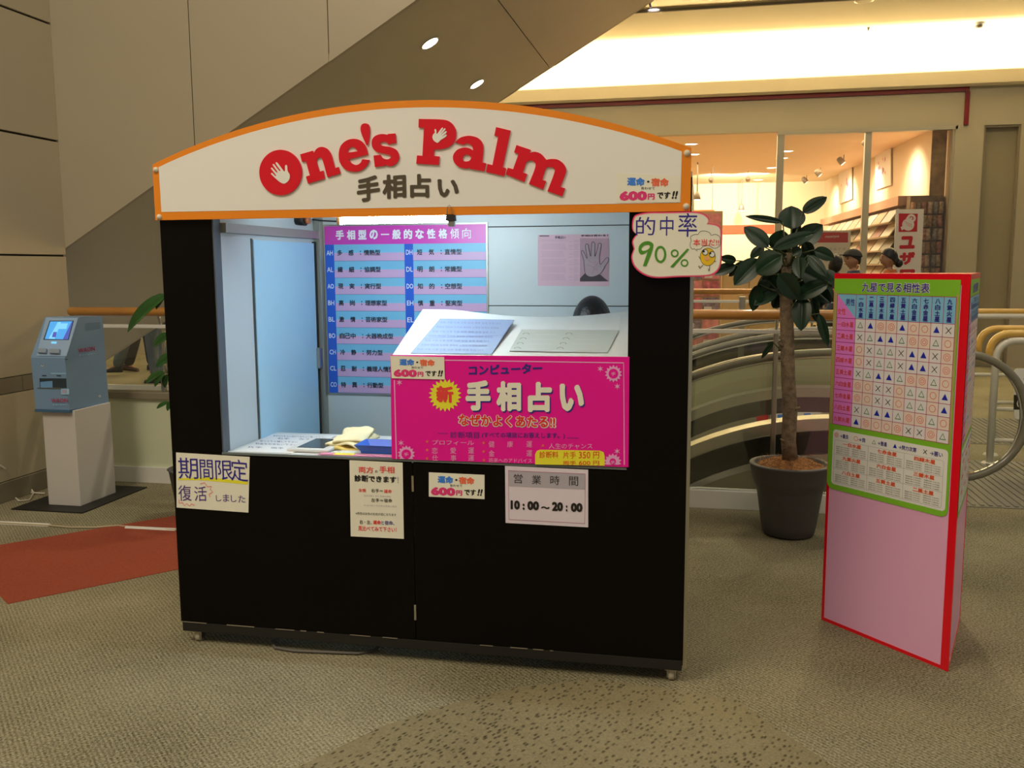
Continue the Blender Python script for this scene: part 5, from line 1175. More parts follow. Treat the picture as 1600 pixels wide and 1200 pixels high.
for k in (1, 2): SH.rect(bx0 + (bx1 - bx0) * k / 3 - .0006, bz0, bx0 + (bx1 - bx0) * k / 3 + .0006, bz1, I_grey, 3); SH.rect(bx0, bz0 + (bz1 - bz0) * k / 3 - .0006, bx1, bz0 + (bz1 - bz0) * k / 3 + .0006, I_grey, 3)
order = [[0, 6, 3], [8, 5, 2], [7, 4, 1]]
for r_ in range(3):
    for q_ in range(3):
        k = order[r_][q_]; X0 = bx0 + (bx1 - bx0) * q_ / 3; Z1_ = bz1 - (bz1 - bz0) * r_ / 3; W3 = (bx1 - bx0) / 3; H3 = (bz1 - bz0) / 3
        LT2(NAMES9[k], X0 + W3 * .26, X0 + W3 * .80, Z1_ - H3 * .34, Z1_ - H3 * .06, M_hr, .03)
        for j in range(4):
            for h_ in range(2):
                yr = 1927 - k + 9 * (j + 4 * h_); yr = yr + 9 if yr < 1926 else yr
                era = ('昭和%d年' % (yr - 1925)) if yr < 1989 else ('平成%d年' % (yr - 1988))
                zc_ = Z1_ - H3 * (.46 + .145 * j); xs2 = X0 + W3 * (.06 + .48 * h_)
                LT2('%s (%d年)' % (era, yr), xs2, xs2 + W3 * .40, zc_ - H3 * .045, zc_ + H3 * .045, I_black, .0, 4)
SH.p = a_ + SH.n * .002; SH.finish(TS)
for A, Bv in ((b_2, c_2), (c_2, a_)):
    s2 = Sheet(A, Bv - A, (0, 0, 1), lay=.0005); s2.d = SH.d; s2.p = A + s2.n * .002; s2.finish(TS)

# ================================================================== RUBBER TREE
PX, PY = .512, 5.22
TR = thing('rubber_tree', (PX, PY, 0), 'potted rubber tree with glossy dark leaves in a grey flared pot, right of the booth', 'plant')
B().lathe([(0, .004), (.128, .004), (.140, .012), (.150, .06), (.178, .255), (.182, .268), (.192, .285), (.205, .33), (.216, .392), (.222, .402), (.220, .408), (.200, .410), (.190, .405), (.182, .37), (0, .37)], PX, PY, 40).mk('pot', M_pot, TR)
b = B(); n = 28; vs = []; R_ = random.Random(3)
for i in range(8):
    for k in range(n):
        r = .182 * i / 7; vs.append((PX + r * cos(2 * pi * k / n), PY + r * sin(2 * pi * k / n), .385 + .045 * (1 - (i / 7)**3) * (.6 + .4 * R_.random()) + .012 * R_.random()))
b.add(vs, [(i * n + k, i * n + (k + 1) % n, (i + 1) * n + (k + 1) % n, (i + 1) * n + k) for i in range(7) for k in range(n)], True).mk('coir_mulch', M_coir, TR)
fb = B()
for k in range(260):
    t_ = R_.uniform(0, 2 * pi); r = R_.uniform(.05, .185); p = Vector((PX + r * cos(t_), PY + r * sin(t_), .41)); d = Vector((R_.uniform(-1, 1), R_.uniform(-1, 1), R_.uniform(.2, 1.2))) * .022
    fb.tube([p, p + d], [.0012, .0006], 3, smooth=False)
tag(fb.mk('coir_fibres', M_coir, TR), kind='stuff')
def tp(x, y, dy=0): return onY(PY + dy, x, y)
def z3(x, y): return (1070 + x / 4.2857, 280 + y / 4.2857)
tk = [tp(1235, 726), tp(1233, 690), tp(1234, 640), tp(1232, 590), tp(1229, 540), tp(1230, 490), tp(1228, 450), tp(1229, 420), tp(1232, 395)]
tr = [.044, .040, .040, .038, .037, .036, .033, .026, .016]
tkj = B(); tkj.tube([p + Vector((R_.uniform(-.004, .004), 0, 0)) for p in tk], tr, 16)
for p, s_ in ((tk[2], 1), (tk[1], -1), (tk[4], -1)): tkj.tube([p + Vector((.02 * s_, -.02, 0)), p + Vector((.05 * s_, -.035, .02))], [.012, .004], 8)
tkj.mk('trunk', M_bark, TR)
def leafmesh(b0, b1, w, face, cup=.18, droop=.12, n=9):
    b0, b1 = Vector(b0), Vector(b1); ax = b1 - b0; L = ax.length; ax.normalize(); side = ax.cross(face).normalized(); up = side.cross(ax).normalized()
    vs = []; cs = (-1, -.55, -.08, 0, .08, .55, 1)
    for i in range(n + 1):
        t_ = i / n; ww = w / 2 * (sin(pi * min(1, t_**.85)) ** .62 if 0 < t_ < 1 else .03)
        c_ = b0 + ax * (L * t_) - up * (droop * L * t_ * t_) + up * (droop * L * t_ * .9)
        for s_ in cs: vs.append(c_ + side * (ww * s_) + up * (abs(s_) ** 1.5 * cup * ww - (.004 if abs(s_) < .01 else 0)))
    m = len(cs); fs = [(i * m + k, i * m + k + 1, (i + 1) * m + k + 1, (i + 1) * m + k) for i in range(n) for k in range(m - 1)]
    N_ = len(vs); vs += [v - up * .0016 for v in vs]; fs += [tuple(q_ + N_ for q_ in f[::-1]) for f in fs]
    return B().add(vs, fs, True)
LV = [((715, 335), (715, 178), 150, 0), ((788, 225), (952, 118), 78, .02), ((655, 287), (405, 247), 40, .0), ((560, 455), (397, 318), 105, -.06), ((620, 480), (655, 340), 130, .03),
      ((590, 465), (848, 368), 82, -.12), ((760, 440), (905, 318), 125, .08), ((525, 450), (450, 520), 60, .06), ((650, 510), (495, 610), 150, -.16), ((500, 535), (348, 690), 118, -.08),
      ((410, 550), (305, 640), 55, 0), ((340, 575), (205, 628), 70, .02), ((345, 545), (245, 528), 52, .03), ((500, 705), (458, 865), 78, -.05), ((620, 745), (480, 832), 80, -.02),
      ((625, 635), (748, 785), 118, -.2), ((640, 790), (595, 855), 70, .04), ((825, 510), (935, 635), 66, -.16), ((865, 475), (990, 525), 76, -.05), ((935, 610), (1005, 700), 80, 0),
      ((965, 690), (745, 788), 95, -.14), ((780, 610), (965, 710), 130, -.03), ((790, 790), (780, 990), 108, -.08), ((850, 800), (885, 945), 52, -.02), ((900, 900), (952, 1093), 56, -.05),
      ((735, 850), (700, 965), 62, .04), ((720, 500), (775, 470), 70, -.1), ((765, 520), (770, 645), 78, -.14), ((800, 420), (845, 505), 70, -.02), ((560, 680), (498, 745), 66, 0),
      ((620, 560), (560, 720), 110, .02), ((720, 590), (640, 720), 110, .04), ((830, 560), (900, 720), 130, .06), ((690, 430), (610, 570), 110, .04), ((725, 380), (765, 300), 64, .1),
      ((595, 1095), (520, 1190), 34, -.04), ((700, 690), (690, 850), 100, .1), ((860, 640), (790, 740), 90, .12), ((690, 500), (680, 640), 130, .14), ((780, 480), (860, 620), 140, .15), ((600, 500), (540, 640), 120, .16), ((650, 620), (600, 800), 100, .15), ((740, 640), (800, 800), 120, .14)]
for k in range(14):
    xx_, yy_ = R_.uniform(520, 900), R_.uniform(470, 740); LV.append(((xx_, yy_), (xx_ + R_.uniform(-130, 130), yy_ + R_.uniform(20, 150)), R_.uniform(80, 120), R_.uniform(.08, .26)))
for i, (p0, p1, w, dy) in enumerate(LV):
    A = tp(*z3(*p0), dy); Bv = tp(*z3(*p1), dy - .05 * ((i * 7) % 5 - 2) * .5)
    view = (C0 - A).normalized(); f = (view + Vector((R_.uniform(-.35, .35), R_.uniform(-.2, .2), R_.uniform(.1, .75)))).normalized()
    wm = w / 4.2857 * PY / F * 1.02
    o = leafmesh(A, A + (Bv - A) * (1.12 if i > 4 else 1), wm * 1.10, f, cup=.12, droop=.16).mk('leaf', M_leaf, TR)
    # stalk from the trunk top region
    zt_ = min(max(A.z - .05, 1.0), tk[-1].z); base = Vector((tk[-1].x, tk[-1].y, zt_)) if i not in (35,) else tk[4]
    B().tube([base, (base + A) / 2 + Vector((0, 0, .01 - .02 * (i % 3))), A], [.006, .0045, .003], 6).mk('stalk', mat('stalk_green', (.07, .09, .03), .5), TR)

# ---- plant behind the left corner of the booth
QX, QY = onY(5.0, 300, 600).x, 5.0
PL = thing('potted_plant', (QX, QY, 0), 'tall leafy green plant half hidden behind the left side of the booth', 'plant')
B().lathe([(0, .004), (.12, .004), (.16, .28), (.17, .29), (.15, .29), (.14, .25), (0, .25)], QX, QY, 28).mk('pot', M_pot, PL)
B().tube([(QX, QY, .25), (QX - .01, QY, .7), (QX + .01, QY, 1.25)], [.016, .013, .008], 10).mk('stem', M_bark, PL)
def qp(x, y, dy=0): return onY(QY + dy, x, y)
LL = [((262, 459), (197, 518), 24, 0), ((258, 462), (243, 483), 13, .03), ((268, 522), (239, 541), 17, 0), ((272, 555), (243, 573), 18, 0), ((256, 580), (227, 599), 12, -.02), ((257, 582), (241, 604), 13, -.03), ((262, 585), (257, 606), 12, 0), ((264, 628), (244, 638), 8, 0), ((268, 628), (261, 642), 9, 0)]
for p0, p1, w, dy in LL:
    A, Bv = qp(*p0, dy), qp(*p1, dy); leafmesh(A, Bv, w * QY / F * 1.1, (Vector((0, 0, 0)) - Vector((0, 1, -.6))).normalized(), cup=.3, droop=.3).mk('leaf', M_leaf2, PL)
    B().tube([(QX, QY, min(1.24, max(.35, A.z - .12))), (A + Vector((QX, QY, A.z))) / 2, A], [.005, .004, .003], 6).mk('stalk', MATS['stalk_green'], PL)
for k in range(16):
    z_ = .5 + .05 * k; t_ = R_.uniform(-1.2, 1.9); A = Vector((QX + .08 * cos(t_), QY + .08 * sin(t_), z_)); Bv = A + Vector((.22 * cos(t_), .22 * sin(t_) * .8, R_.uniform(-.14, .04)))
    leafmesh(A, Bv, .07, Vector((0, 0, 1)), droop=.3).mk('leaf', M_leaf2, PL)

# ================================================================== CHARGING MACHINE
AM = thing('charging_machine', (-3.94, 5.17, 0), 'light blue card charging machine on a white pedestal by the left wall', 'machine')
M_ab = mat('machine_blue', (.20, .34, .56), .4); M_ap = mat('pedestal_white', O(168, 150, 128), .5); M_adk = mat('machine_dark', (.03, .05, .07), .4)
B().box(-4.22, -3.71, 4.87, 5.55, 0, .008, bev=.003).mk('base_plate', M_blackmatte, AM)
B().box(-4.05, -3.82, 5.0, 5.36, .008, .622, bev=.004).mk('pedestal', M_ap, AM)
ax0, ax1 = -4.075, -3.835
prf = [(4.975, .628), (4.965, .955), (5.115, 1.195), (5.135, 1.2), (5.355, 1.193), (5.365, .615)]
B().prism([(ax0, y, z) for y, z in prf], (ax1 - ax0, 0, 0)).mk('housing', M_ab, AM)
B().prism([(ax0 - .002, 4.970, .612), (ax0 - .002, 5.37, .600), (ax0 - .002, 5.37, .616), (ax0 - .002, 4.970, .630)], (ax1 - ax0 + .004, 0, 0)).mk('bottom_trim', mat('machine_trim', O(50, 75, 88), .5), AM)
def ZA(x, y): return (40 + x / 6.314, 470 + y / 6.314)
sp = Sheet((ax0, 4.965, .955), (1, 0, 0), (0, .15, .24), lay=.0008)
M_scr = mat('screen_light', (.02, .1, .3), .2, emit=(.10, .42, .85), es=.9); M_scr2 = mat('screen_pale', (.1, .3, .4), .2, emit=(.22, .62, .95), es=.9); M_scr3 = mat('screen_violet', (.05, .05, .3), .2, emit=(.10, .14, .55), es=.7)
def PLT(sheet, pts, th, m, name, parent): P = [sheet.q(*p) for p in pts]; return B().prism([sheet.w(a, b_, 0) for a, b_ in P], sheet.n * th).mk(name, m, parent)
PLT(sp, [ZA(*p) for p in ((110, 545), (405, 548), (520, 172), (205, 168))], .004, mat('panel_light', (.34, .50, .76), .4), 'screen_panel', AM)
sp.p = sp.p + sp.n * .0045
sp.quad(ZA(175, 384), ZA(424, 386), ZA(476, 196), ZA(238, 197), M_adk, 1, 'screen_bezel'); sp.quad(ZA(190, 378), ZA(417, 382), ZA(466, 203), ZA(246, 205), M_scr, 2, 'screen')
sp.quad(ZA(368, 383), ZA(417, 382), ZA(466, 205), ZA(455, 210), M_scr3, 3, 'screen'); sp.quad(ZA(230, 375), ZA(290, 377), ZA(352, 212), ZA(320, 212), M_scr2, 3, 'screen'); sp.quad(ZA(322, 280), ZA(405, 280), ZA(420, 225), ZA(342, 225), M_scr2, 4, 'screen'); sp.quad(ZA(262, 360), ZA(300, 362), ZA(312, 310), ZA(278, 310), M_scr3, 4, 'screen')
sp.quad(ZA(252, 422), ZA(305, 424), ZA(309, 404), ZA(257, 403), M_scr2, 2, 'status_light'); sp.finish(AM)
for x0, x1, y in ((133, 215, 505), (245, 345, 510)):
    P = [sp.q(*ZA(x, yy)) for x, yy in ((x0, y + 15), (x1, y + 18), (x1 + 6, y - 22), (x0 + 6, y - 24))]; B().prism([sp.w(a, b_, 0) for a, b_ in P], sp.n * .018).mk('card_reader', mat('reader_grey', (.28, .36, .48), .4), AM)
f_ = Sheet((ax0, 4.968, .628), (1, 0, 0), (0, 0, 1), lay=.0008)
f_.quad(ZA(90, 578), ZA(416, 582), ZA(416, 574), ZA(90, 570), M_adk, 1); 
f_.ring(*ZA(167, 632), 2.2, 1.0, M_white, 2, 'lock'); f_.disc(*ZA(167, 632), 1.2, M_adk, 2, 'lock')
f_.quad(ZA(142, 860), ZA(404, 858), ZA(402, 766), ZA(137, 764), M_adk, 1, 'slot'); f_.quad(ZA(150, 856), ZA(268, 856), ZA(266, 790), ZA(145, 800), mat('slot_blue', O(90, 120, 140), .4), 2, 'slot')
for x0, x1 in ((165, 207), (308, 352)): f_.quad(ZA(x0, 742), ZA(x1, 744), ZA(x1, 734), ZA(x0, 733), M_adk, 2, 'lettering')
f_.quad(ZA(250, 722), ZA(402, 722), ZA(402, 712), ZA(250, 712), mat('label_pale', O(130, 155, 170), .5), 2); f_.quad(ZA(352, 925), ZA(432, 925), ZA(430, 868), ZA(350, 868), MATS['label_pale'], 2)
for k in range(4): f_.line([ZA(362, 880 + 9 * k), ZA(410, 881 + 9 * k)], .0016, I_rose, 3)
f_.text('WAON', *ZA(255, 1003), *ZA(418, 1002), 6.2, mat('logo_red', O(150, 24, 50), .5), 3, .012); f_.text('チャージャー', *ZA(270, 1035), *ZA(412, 1033), 3, MATS['label_pale'], 3, .03)
f_.finish(AM)
B().box(-4.045, -3.875, 4.964, 4.967, .765, .768).mk('slot_lip', M_steel, AM)
s_ = Sheet((ax1 + .0005, 4.97, .62), (0, 1, 0), (0, 0, 1), lay=.0008)
s_.text('WAON', *ZA(518, 515), *ZA(682, 492), 7, MATS['logo_red'], 2, .012); s_.text('チャージャー', *ZA(525, 550), *ZA(690, 528), 3.2, MATS['label_pale'], 2, .03)
for k in range(7): s_.line([ZA(585, 228 + k * 11), ZA(735, 214 + k * 9.5)], .003, mat('vent_dark', O(60, 84, 92), .6), 1, 'vent')
s_.quad(ZA(412, 580), ZA(416, 580), ZA(760, 520), ZA(760, 517), MATS['vent_dark'], 1) if False else None
s_.ring(*ZA(730, 940), 1.8, .9, M_white, 2, 'lock'); s_.finish(AM)
# cables by the machine and along the floor
q_ = [(0, 727, .02), (22, 745, .02), (42, 757, .02), (53, 770, .006), (46, 781, .006), (30, 783, .006), (22, 776, .006), (34, 768, .006), (52, 770, .008), (70, 771, .01)]
P = [Vector((-4.33, 4.7, .26)), Vector((-4.27, 4.80, .20)), Vector((-4.22, 4.90, .10))] + [onZ(z, x, y) for x, y, z in q_[3:]]
P = [onX(-4.34, -8, 722)] + [onZ(.12, 25, 744)] + [onZ(.06, 42, 757)] + [onZ(z, x, y) for x, y, z in q_[3:]]
tag(B().tube(P, .006, 8).mk('power_cord', mat('cord_white', (.62, .58, .48), .5)), 'white power cord coiled on the floor beside the charging machine', 'cable')
t = thing('taped_cable', onZ(0, 130, 822), 'thin cable running over the carpet under strips of white tape, left of the booth', 'cable')
P = [onZ(.006, x, y) for x, y in ((-40, 815), (0, 817), (78, 821), (110, 824), (150, 824), (185, 821), (200, 823), (240, 826), (274, 828), (300, 826))]
B().tube(P, .005, 8).mk('cable', mat('cable_beige', (.50, .42, .28), .5), t)
for (a, c_) in (((-40, 815.5), (78, 821.5)), ((197, 825), (275, 829))):
    A, Bv = onZ(0, *a), onZ(0, *c_); d = (Bv - A).normalized(); nn = Vector((-d.y, d.x, 0)) * .018
    m2 = [A + nn, A + nn * .35 + Vector((0, 0, .012)), A - nn * .35 + Vector((0, 0, .012)), A - nn]
    B().prism(m2, Bv - A).mk('tape_strip', M_white, t)
# small wall socket plate near the cord
t = thing('wall_socket', (-4.39, 4.62, .22), 'small outlet plate low on the left wall', 'socket'); B().box(-4.4, -4.392, 4.58, 4.66, .17, .27, bev=.003).mk('plate', M_band, t)

# ================================================================== PEOPLE
def skin(name, verts, edges, radii, m, parent, sub=1, root=0, vox=None, extra=None):
    me = bpy.data.meshes.new('s'); me.from_pydata(verts, edges, []); o = bpy.data.objects.new('s', me); COL.objects.link(o)
    md = o.modifiers.new('k', 'SKIN'); sd = me.skin_vertices[0].data
    for i, r in enumerate(radii): sd[i].radius = (r if isinstance(r, tuple) else (r, r)); sd[i].use_root = (i == root)
    md.use_smooth_shade = True
    if sub: s2 = o.modifiers.new('b', 'SUBSURF'); s2.levels = sub; s2.render_levels = sub
    dg = bpy.context.evaluated_depsgraph_get(); r = bpy.data.meshes.new_from_object(o.evaluated_get(dg))
    bpy.data.objects.remove(o)
    b = B(); b.add([tuple(v.co) for v in r.vertices], [tuple(p.vertices) for p in r.polygons], True); bpy.data.meshes.remove(r)
    if extra: extra(b)
    if vox:
        me = bpy.data.meshes.new('v'); me.from_pydata(b.v, [], b.f); o = bpy.data.objects.new('v', me); COL.objects.link(o)
        rm = o.modifiers.new('r', 'REMESH'); rm.mode = 'VOXEL'; rm.voxel_size = vox; rm.use_smooth_shade = True
        sm = o.modifiers.new('m', 'SMOOTH'); sm.iterations = 3; sm.factor = .5
        dg = bpy.context.evaluated_depsgraph_get(); r = bpy.data.meshes.new_from_object(o.evaluated_get(dg)); bpy.data.objects.remove(o)
        b = B(); b.add([tuple(v.co) for v in r.vertices], [tuple(p.vertices) for p in r.polygons], True); bpy.data.meshes.remove(r)
    off = Vector(parent.location); b.v = [parent['_M'] @ Vector(v) if False else Vector(v) for v in b.v]
    return b
def person(loc, face, label, J, top, bottom, hairm=M_hair, group=None, hair='short', cap=None, female=False, sc=1.0, shoes=(.02, .018, .016), seat=False):
    """J: joint positions in the person's own frame, looking along -Y, metres; face = heading angle"""
    t = thing('person', loc, label, 'person', group)
    R = Matrix.Rotation(face, 4, 'Z') @ Matrix.Scale(sc, 4); L = Matrix.Translation(loc)
    def put(b, name, m, par=t): b.v = [L @ R @ Vector(v) for v in b.v]; return b.mk(name, m, par)
    D = dict(pel=(0, 0, .93), sp=(0, .01, 1.12), ch=(0, 0, 1.32), nk=(0, .01, 1.46), hb=(0, -.005, 1.54),
             ls=(.17, 0, 1.40), le=(.21, .01, 1.14), lw=(.22, -.05, .90), rs=(-.17, 0, 1.40), re=(-.21, .01, 1.14), rw=(-.22, -.05, .90),
             lh=(.09, 0, .90), lk=(.095, -.01, .50), la=(.10, .03, .09), lt=(.105, -.10, .035), rh=(-.09, 0, .90), rk=(-.095, -.01, .50), ra=(-.10, .03, .09), rt=(-.105, -.10, .035))
    D.update(J); names = list(D); ix = {n_: i for i, n_ in enumerate(names)}; V = [D[n_] for n_ in names]
    E = [('pel', 'sp'), ('sp', 'ch'), ('ch', 'nk'), ('nk', 'hb'), ('ch', 'ls'), ('ls', 'le'), ('le', 'lw'), ('ch', 'rs'), ('rs', 're'), ('re', 'rw'), ('pel', 'lh'), ('lh', 'lk'), ('lk', 'la'), ('la', 'lt'), ('pel', 'rh'), ('rh', 'rk'), ('rk', 'ra'), ('ra', 'rt')]
    rad = dict(pel=.115, sp=.10, ch=.115, nk=.052, hb=.05, ls=.05, le=.038, lw=.027, rs=.05, re=.038, rw=.027, lh=.08, lk=.052, la=.036, lt=.03, rh=.08, rk=.052, ra=.036, rt=.03)
    E = [(ix[a], ix[c_]) for a, c_ in E]; RR = [rad[n_] for n_ in names]
    for side in ('l', 'r'):          # palm and five fingers
        w = Vector(D[side + 'w']); e = Vector(D[side + 'e']); d = (w - e).normalized(); s_ = -1 if side == 'l' else 1
        f = Vector((0, -1, 0)) - d * Vector((0, -1, 0)).dot(d); f.normalize() if f.length > .01 else None; inn = Vector((s_, 0, 0))
        pm = w + d * .055; i0 = len(V); V.append(tuple(pm)); RR.append((.026)); E.append((ix[side + 'w'], i0))
        for k, ln in enumerate((.068, .078, .072, .056)):
            base = pm + d * .03 + f * (.028 - .018 * k); m1 = base + d * ln * .5 + inn * .004; tip = m1 + d * ln * .42 + inn * .018
            i = len(V); V += [tuple(base), tuple(m1), tuple(tip)]; RR += [.0095, .0085, .007]; E += [(i0, i), (i, i + 1), (i + 1, i + 2)]
        base = w + d * .03 + f * .028; i = len(V); V += [tuple(base), tuple(base + d * .03 + f * .022), tuple(base + d * .058 + f * .024 + inn * .008)]; RR += [.012, .0095, .008]; E += [(i0, i), (i, i + 1), (i + 1, i + 2)]
    hc = Vector(D['hb']) + Vector((0, -.012, .085))
    hd = Matrix.Rotation(J.get('_yaw', 0), 4, 'Z') if '_yaw' in J else Matrix()
    def HP(x, y, z): return hc + hd @ Vector((x, y, z))
    def head(b):
        n, m = 24, 16; vs = []
        for i in range(m + 1):
            th = pi * i / m
            for k in range(n):
                p = Vector((sin(th) * cos(2 * pi * k / n) * .074, sin(th) * sin(2 * pi * k / n) * .093, cos(th) * .115))
                if p.z < -.03: f = 1 - .42 * min(1, (-p.z - .03) / .085); p.x *= f; p.y = p.y * f - (.012 * (1 - f))
                vs.append(HP(*p))
        b.add(vs, [(i * n + k, (i + 1) * n + k, (i + 1) * n + (k + 1) % n, i * n + (k + 1) % n) for i in range(m) for k in range(n)], True)
        nv = [HP(0, -.088, .025), HP(-.015, -.085, -.022), HP(.015, -.085, -.022), HP(0, -.117, -.018), HP(0, -.07, .0)]
        b.add(nv, [(0, 1, 3), (0, 3, 2), (1, 2, 3), (0, 4, 1), (0, 2, 4), (1, 4, 2)], True)
        for s_ in (-1, 1): b.ell(HP(.076 * s_, .005, -.005), (.010, .018, .030), 10, 6)
        b.ell(HP(0, -.088, -.050), (.022, .010, .006), 10, 6)
    import_keys = [n_ for n_ in names if n_.startswith('_')]
    b = skin('body', V, E, RR, M_skin, t, 1, ix['pel'], .010, head); put(b, 'body', M_skin)
    for s_ in (-1, 1):
        put(B().ell(HP(.030 * s_, -.083, .008), (.012, .006, .006), 10, 6), 'eye', mat('eye_dark', (.02, .015, .012), .2)); put(B().box(HP(.030 * s_, 0, 0).x - .015, HP(.030 * s_, 0, 0).x + .015, hc.y - .089, hc.y - .08, hc.z + .024, hc.z + .029), 'eyebrow', hairm) if '_yaw' not in J else None
    put(B().ell(HP(0, -.094, -.050), (.018, .004, .004), 8, 5), 'mouth', mat('lips', (.35, .10, .08), .5))
    def shell(o, r, cut, back): # hair shell
        bb = B(); n, m = 28, 16; vs = []
        for i in range(m + 1):
            th = (pi * .62) * i / m
            for k in range(n):
                a = 2 * pi * k / n; yy = sin(a); lim = cut + (back - cut) * (.5 + .5 * yy); tt = min(th / (pi * .62), 1) * lim
                vs.append(HP(sin(tt) * cos(a) * r[0] + o[0], sin(tt) * sin(a) * r[1] + o[1], cos(tt) * r[2] + o[2]))
        fs = [(i * n + k, (i + 1) * n + k, (i + 1) * n + (k + 1) % n, i * n + (k + 1) % n) for i in range(m) for k in range(n)]
        N_ = len(vs); vs += [tuple(Vector(hc) + (Vector(v) - Vector(hc)) * .93) for v in vs]; fs += [tuple(q_ + N_ for q_ in f[::-1]) for f in fs]
        fs += [(m * n + k, m * n + (k + 1) % n, N_ + m * n + (k + 1) % n, N_ + m * n + k) for k in range(n)]
        return bb.add(vs, fs, True)
    hh = shell((0, .006, .006), (.086, .104, .124), J.get('_cut', 1.15) if 0 else (1.75 if hair == 'bob' else 1.15), 2.1 if not female else 2.3)
    if hair == 'bun': hh.ell(HP(0, .125, -.055), (.045, .045, .050), 16, 10); hh.ell(HP(0, .10, -.02), (.035, .03, .035), 12, 8)
    if hair == 'bob':
        bb = B(); hh.ell(HP(0, .03, -.03), (.092, .080, .10), 18, 12)
    put(hh, 'hair', hairm)
    if cap:
        cb = shell((0, .004, .022), (.098, .120, .105), 1.35, 1.5); cb.v = [(v[0], v[1], v[2]) for v in cb.v]
        br = []; nn = 14
        for i in range(nn + 1):
            a = pi + pi * i / nn; br.append((cos(a), sin(a)))
        top_ = [HP(.078 * x, -.06 + .105 * y, .052 - .006 * (1 - abs(x))) for x, y in br]
        cb.prism(top_, (0, 0, .010)); put(cb, 'flat_cap', cap)
    # clothes
    tn = ['pel', 'sp', 'ch', 'nk', 'ls', 'le', 'lw', 'rs', 're', 'rw']; tr_ = dict(pel=.135, sp=.125, ch=.135, nk=.062, ls=.068, le=.056, lw=.043, rs=.068, re=.056, rw=.043)
    te = [('pel', 'sp'), ('sp', 'ch'), ('ch', 'nk'), ('ch', 'ls'), ('ls', 'le'), ('le', 'lw'), ('ch', 'rs'), ('rs', 're'), ('re', 'rw')]
    b = skin('t', [D[n_] if n_ != 'nk' else tuple(Vector(D['nk']) - Vector((0, 0, .03))) for n_ in tn], [(tn.index(a), tn.index(c_)) for a, c_ in te], [tr_[n_] for n_ in tn], top, t, 2); put(b, 'jacket', top)
    col_ = B(); n0 = Vector(D['nk']); col_.tube([n0 + Vector((0, .005, -.045)), n0 + Vector((0, .0, .038))], [.090, .066], 18); put(col_, 'collar', top)
    bn = ['pel', 'lh', 'lk', 'la', 'rh', 'rk', 'ra']; br_ = dict(pel=.13, lh=.115, lk=.092, la=.078, rh=.115, rk=.092, ra=.078)
    be = [('pel', 'lh'), ('lh', 'lk'), ('lk', 'la'), ('pel', 'rh'), ('rh', 'rk'), ('rk', 'ra')]
    b = skin('t', [D[n_] if n_ not in ('la', 'ra') else tuple(Vector(D[n_]) - Vector((0, 0, .03))) for n_ in bn], [(bn.index(a), bn.index(c_)) for a, c_ in be], [br_[n_] for n_ in bn], bottom, t, 2); put(b, 'trousers', bottom)
    ms = mat('shoe_%g' % shoes[0], shoes, .5)
    for s_ in 'lr':
        a, q_ = Vector(D[s_ + 'a']), Vector(D[s_ + 't']); d = (q_ - a); d.z = 0; d.normalize(); z0 = min(a.z - .085, q_.z - .03)
        b = B(); u = d; v = Vector((-d.y, d.x, 0)); prof_ = [(-.075, .034, .075), (-.05, .038, .082), (.0, .040, .085), (.05, .043, .066), (.10, .046, .056), (.145, .040, .046), (.165, .022, .032)]
        pitch = max(-.45, min(.45, (q_.z - a.z + .055) / .17))
        vs = []
        for x, w, h in prof_:
            base = a + u * x; gz = z0 + (0 if abs(pitch) < .05 else 0); up_ = Vector((0, 0, x * pitch))
            for sx_, zf in ((-1, 0), (-1, .5), (-.6, 1), (.6, 1), (1, .5), (1, 0)): vs.append(Vector((base.x, base.y, a.z - .088)) + up_ + v * w * sx_ + Vector((0, 0, h * zf)))
        m = len(prof_); fs = [(i * 6 + k, i * 6 + (k + 1) % 6, (i + 1) * 6 + (k + 1) % 6, (i + 1) * 6 + k) for i in range(m - 1) for k in range(6)] + [tuple(range(6)), tuple((m - 1) * 6 + k for k in range(6))]
        put(b.add(vs, fs, True), 'shoe', ms)
    return t
_M_ = None
def cloth_m(n_, c_): return mat('clothes_' + n_, c_, .85, noise=(14, .12))
walk = dict(lh=(.08, 0, .90), lk=(.09, -.20, .53), la=(.09, -.30, .12), lt=(.09, -.44, .06), rk=(-.09, .05, .50), ra=(-.09, .34, .17), rt=(-.09, .26, .045), le=(.20, .10, 1.15), lw=(.21, .10, .92), re=(-.20, -.08, 1.15), rw=(-.21, -.22, .95))
# attendant seated behind the reading unit
sit = dict(pel=(0, 0, .60), sp=(0, .01, .78), ch=(0, 0, .98), nk=(0, -.005, 1.11), hb=(0, -.03, 1.16), ls=(.16, 0, 1.05), le=(.20, -.02, .83), lw=(.12, -.20, .77), rs=(-.16, 0, 1.05), re=(-.20, -.02, .83), rw=(-.12, -.20, .77),
           lh=(.09, -.02, .58), lk=(.11, -.36, .56), la=(.11, -.34, .15), lt=(.11, -.44, .09), rh=(-.09, -.02, .58), rk=(-.11, -.36, .56), ra=(-.11, -.34, .15), rt=(-.11, -.44, .09))
hp = onY(3.90, 925, 464)
at_ = person((hp.x - .005, 3.98, 0), 0, 'person with black hair sitting low behind the white reading unit', sit, cloth_m('dark', (.03, .03, .04)), cloth_m('dark', (.03, .03, .04)), hair='bob', female=True)
st = thing('stool', (hp.x, 3.98, 0), 'plain round stool under the seated attendant in the booth', 'stool')
B().lathe([(0, .43), (.16, .43), (.17, .445), (.16, .46), (0, .46)], hp.x, 3.99, 24).mk('seat', M_blackmatte, st)
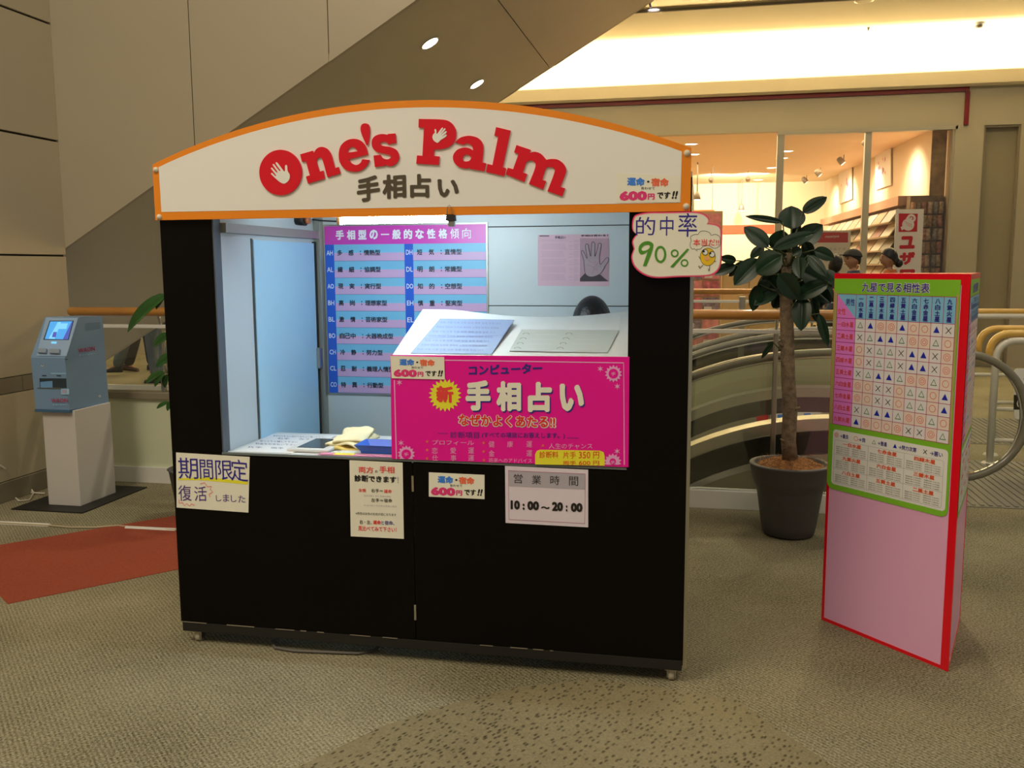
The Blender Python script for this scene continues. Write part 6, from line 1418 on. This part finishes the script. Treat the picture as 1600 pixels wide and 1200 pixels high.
for a in range(4): B().tube([(hp.x + .11 * cos(a * pi / 2 + .8), 3.99 + .11 * sin(a * pi / 2 + .8), .43), (hp.x + .15 * cos(a * pi / 2 + .8), 3.99 + .15 * sin(a * pi / 2 + .8), .0)], .011, 8).mk('leg', M_steel, st)
# three people in the corridor in front of the shop
def at_head(px, py, Y, H_): p = onY(Y, px, py); return (p.x, Y, 0), p.z / H_
Hh = 1.54 + .085 + .125
l_, s1 = at_head(1334, 386, 10.95, Hh + .02); person(l_, radians(-62), 'man in a dark flat cap and navy jacket looking left in front of the shop', {k: v for k, v in walk.items()}, cloth_m('navy', (.035, .05, .10)), cloth_m('grey', (.08, .08, .09)), cap=cloth_m('cap', (.045, .045, .04)), sc=s1)
l_, s1 = at_head(1391, 387, 11.0, Hh); person(l_, radians(-78), 'woman with black hair in a bun and an orange top in front of the shop', {k: v for k, v in walk.items()}, cloth_m('orange', (.48, .13, .04)), cloth_m('dark', (.03, .03, .04)), hair='bun', female=True, sc=s1)
l_, s1 = at_head(1306, 397, 12.3, Hh); person(l_, radians(-30 + 180), 'person with black hair seen from behind, left of the man in the cap', {}, cloth_m('plum', (.07, .04, .06)), cloth_m('dark', (.03, .03, .04)), hair='bob', female=True, sc=s1)
# three walkers seen from the waist down under the overhead escalator
M_jean = cloth_m('jeans', (.10, .14, .17)); M_dk = cloth_m('darktrousers', (.035, .035, .04)); M_bl = cloth_m('bluegrey', (.14, .17, .21))
wide = dict(walk); wide.update(lk=(.09, -.25, .55), la=(.09, -.42, .14), lt=(.09, -.55, .08), lh=(.08, 0, .88), rk=(-.09, .08, .50), ra=(-.09, .40, .18), rt=(-.09, .33, .05))
p = onZ(0, 231, 587); person((p.x, p.y, 0), radians(-90), 'person in faded jeans striding left beneath the escalator, leading the group', wide, cloth_m('grey', (.08, .08, .09)), M_jean, shoes=(.03, .032, .034))
p = onZ(0, 221, 580); person((p.x, p.y, 0), radians(95), 'person in dark trousers and brown boots walking right beneath the escalator', dict(walk, lk=(.09, -.10, .52), la=(.09, -.13, .10), lt=(.09, -.27, .05), rk=(-.09, .02, .50), ra=(-.09, .16, .11), rt=(-.09, .04, .04)), cloth_m('dark', (.03, .03, .04)), M_dk, shoes=(.05, .025, .018))
p = onZ(0, 247, 597); person((p.x, p.y, 0), radians(-80), 'person in blue-grey trousers beneath the escalator, closest to the booth', {}, M_bl, M_bl, hair='bob', shoes=(.05, .05, .05))
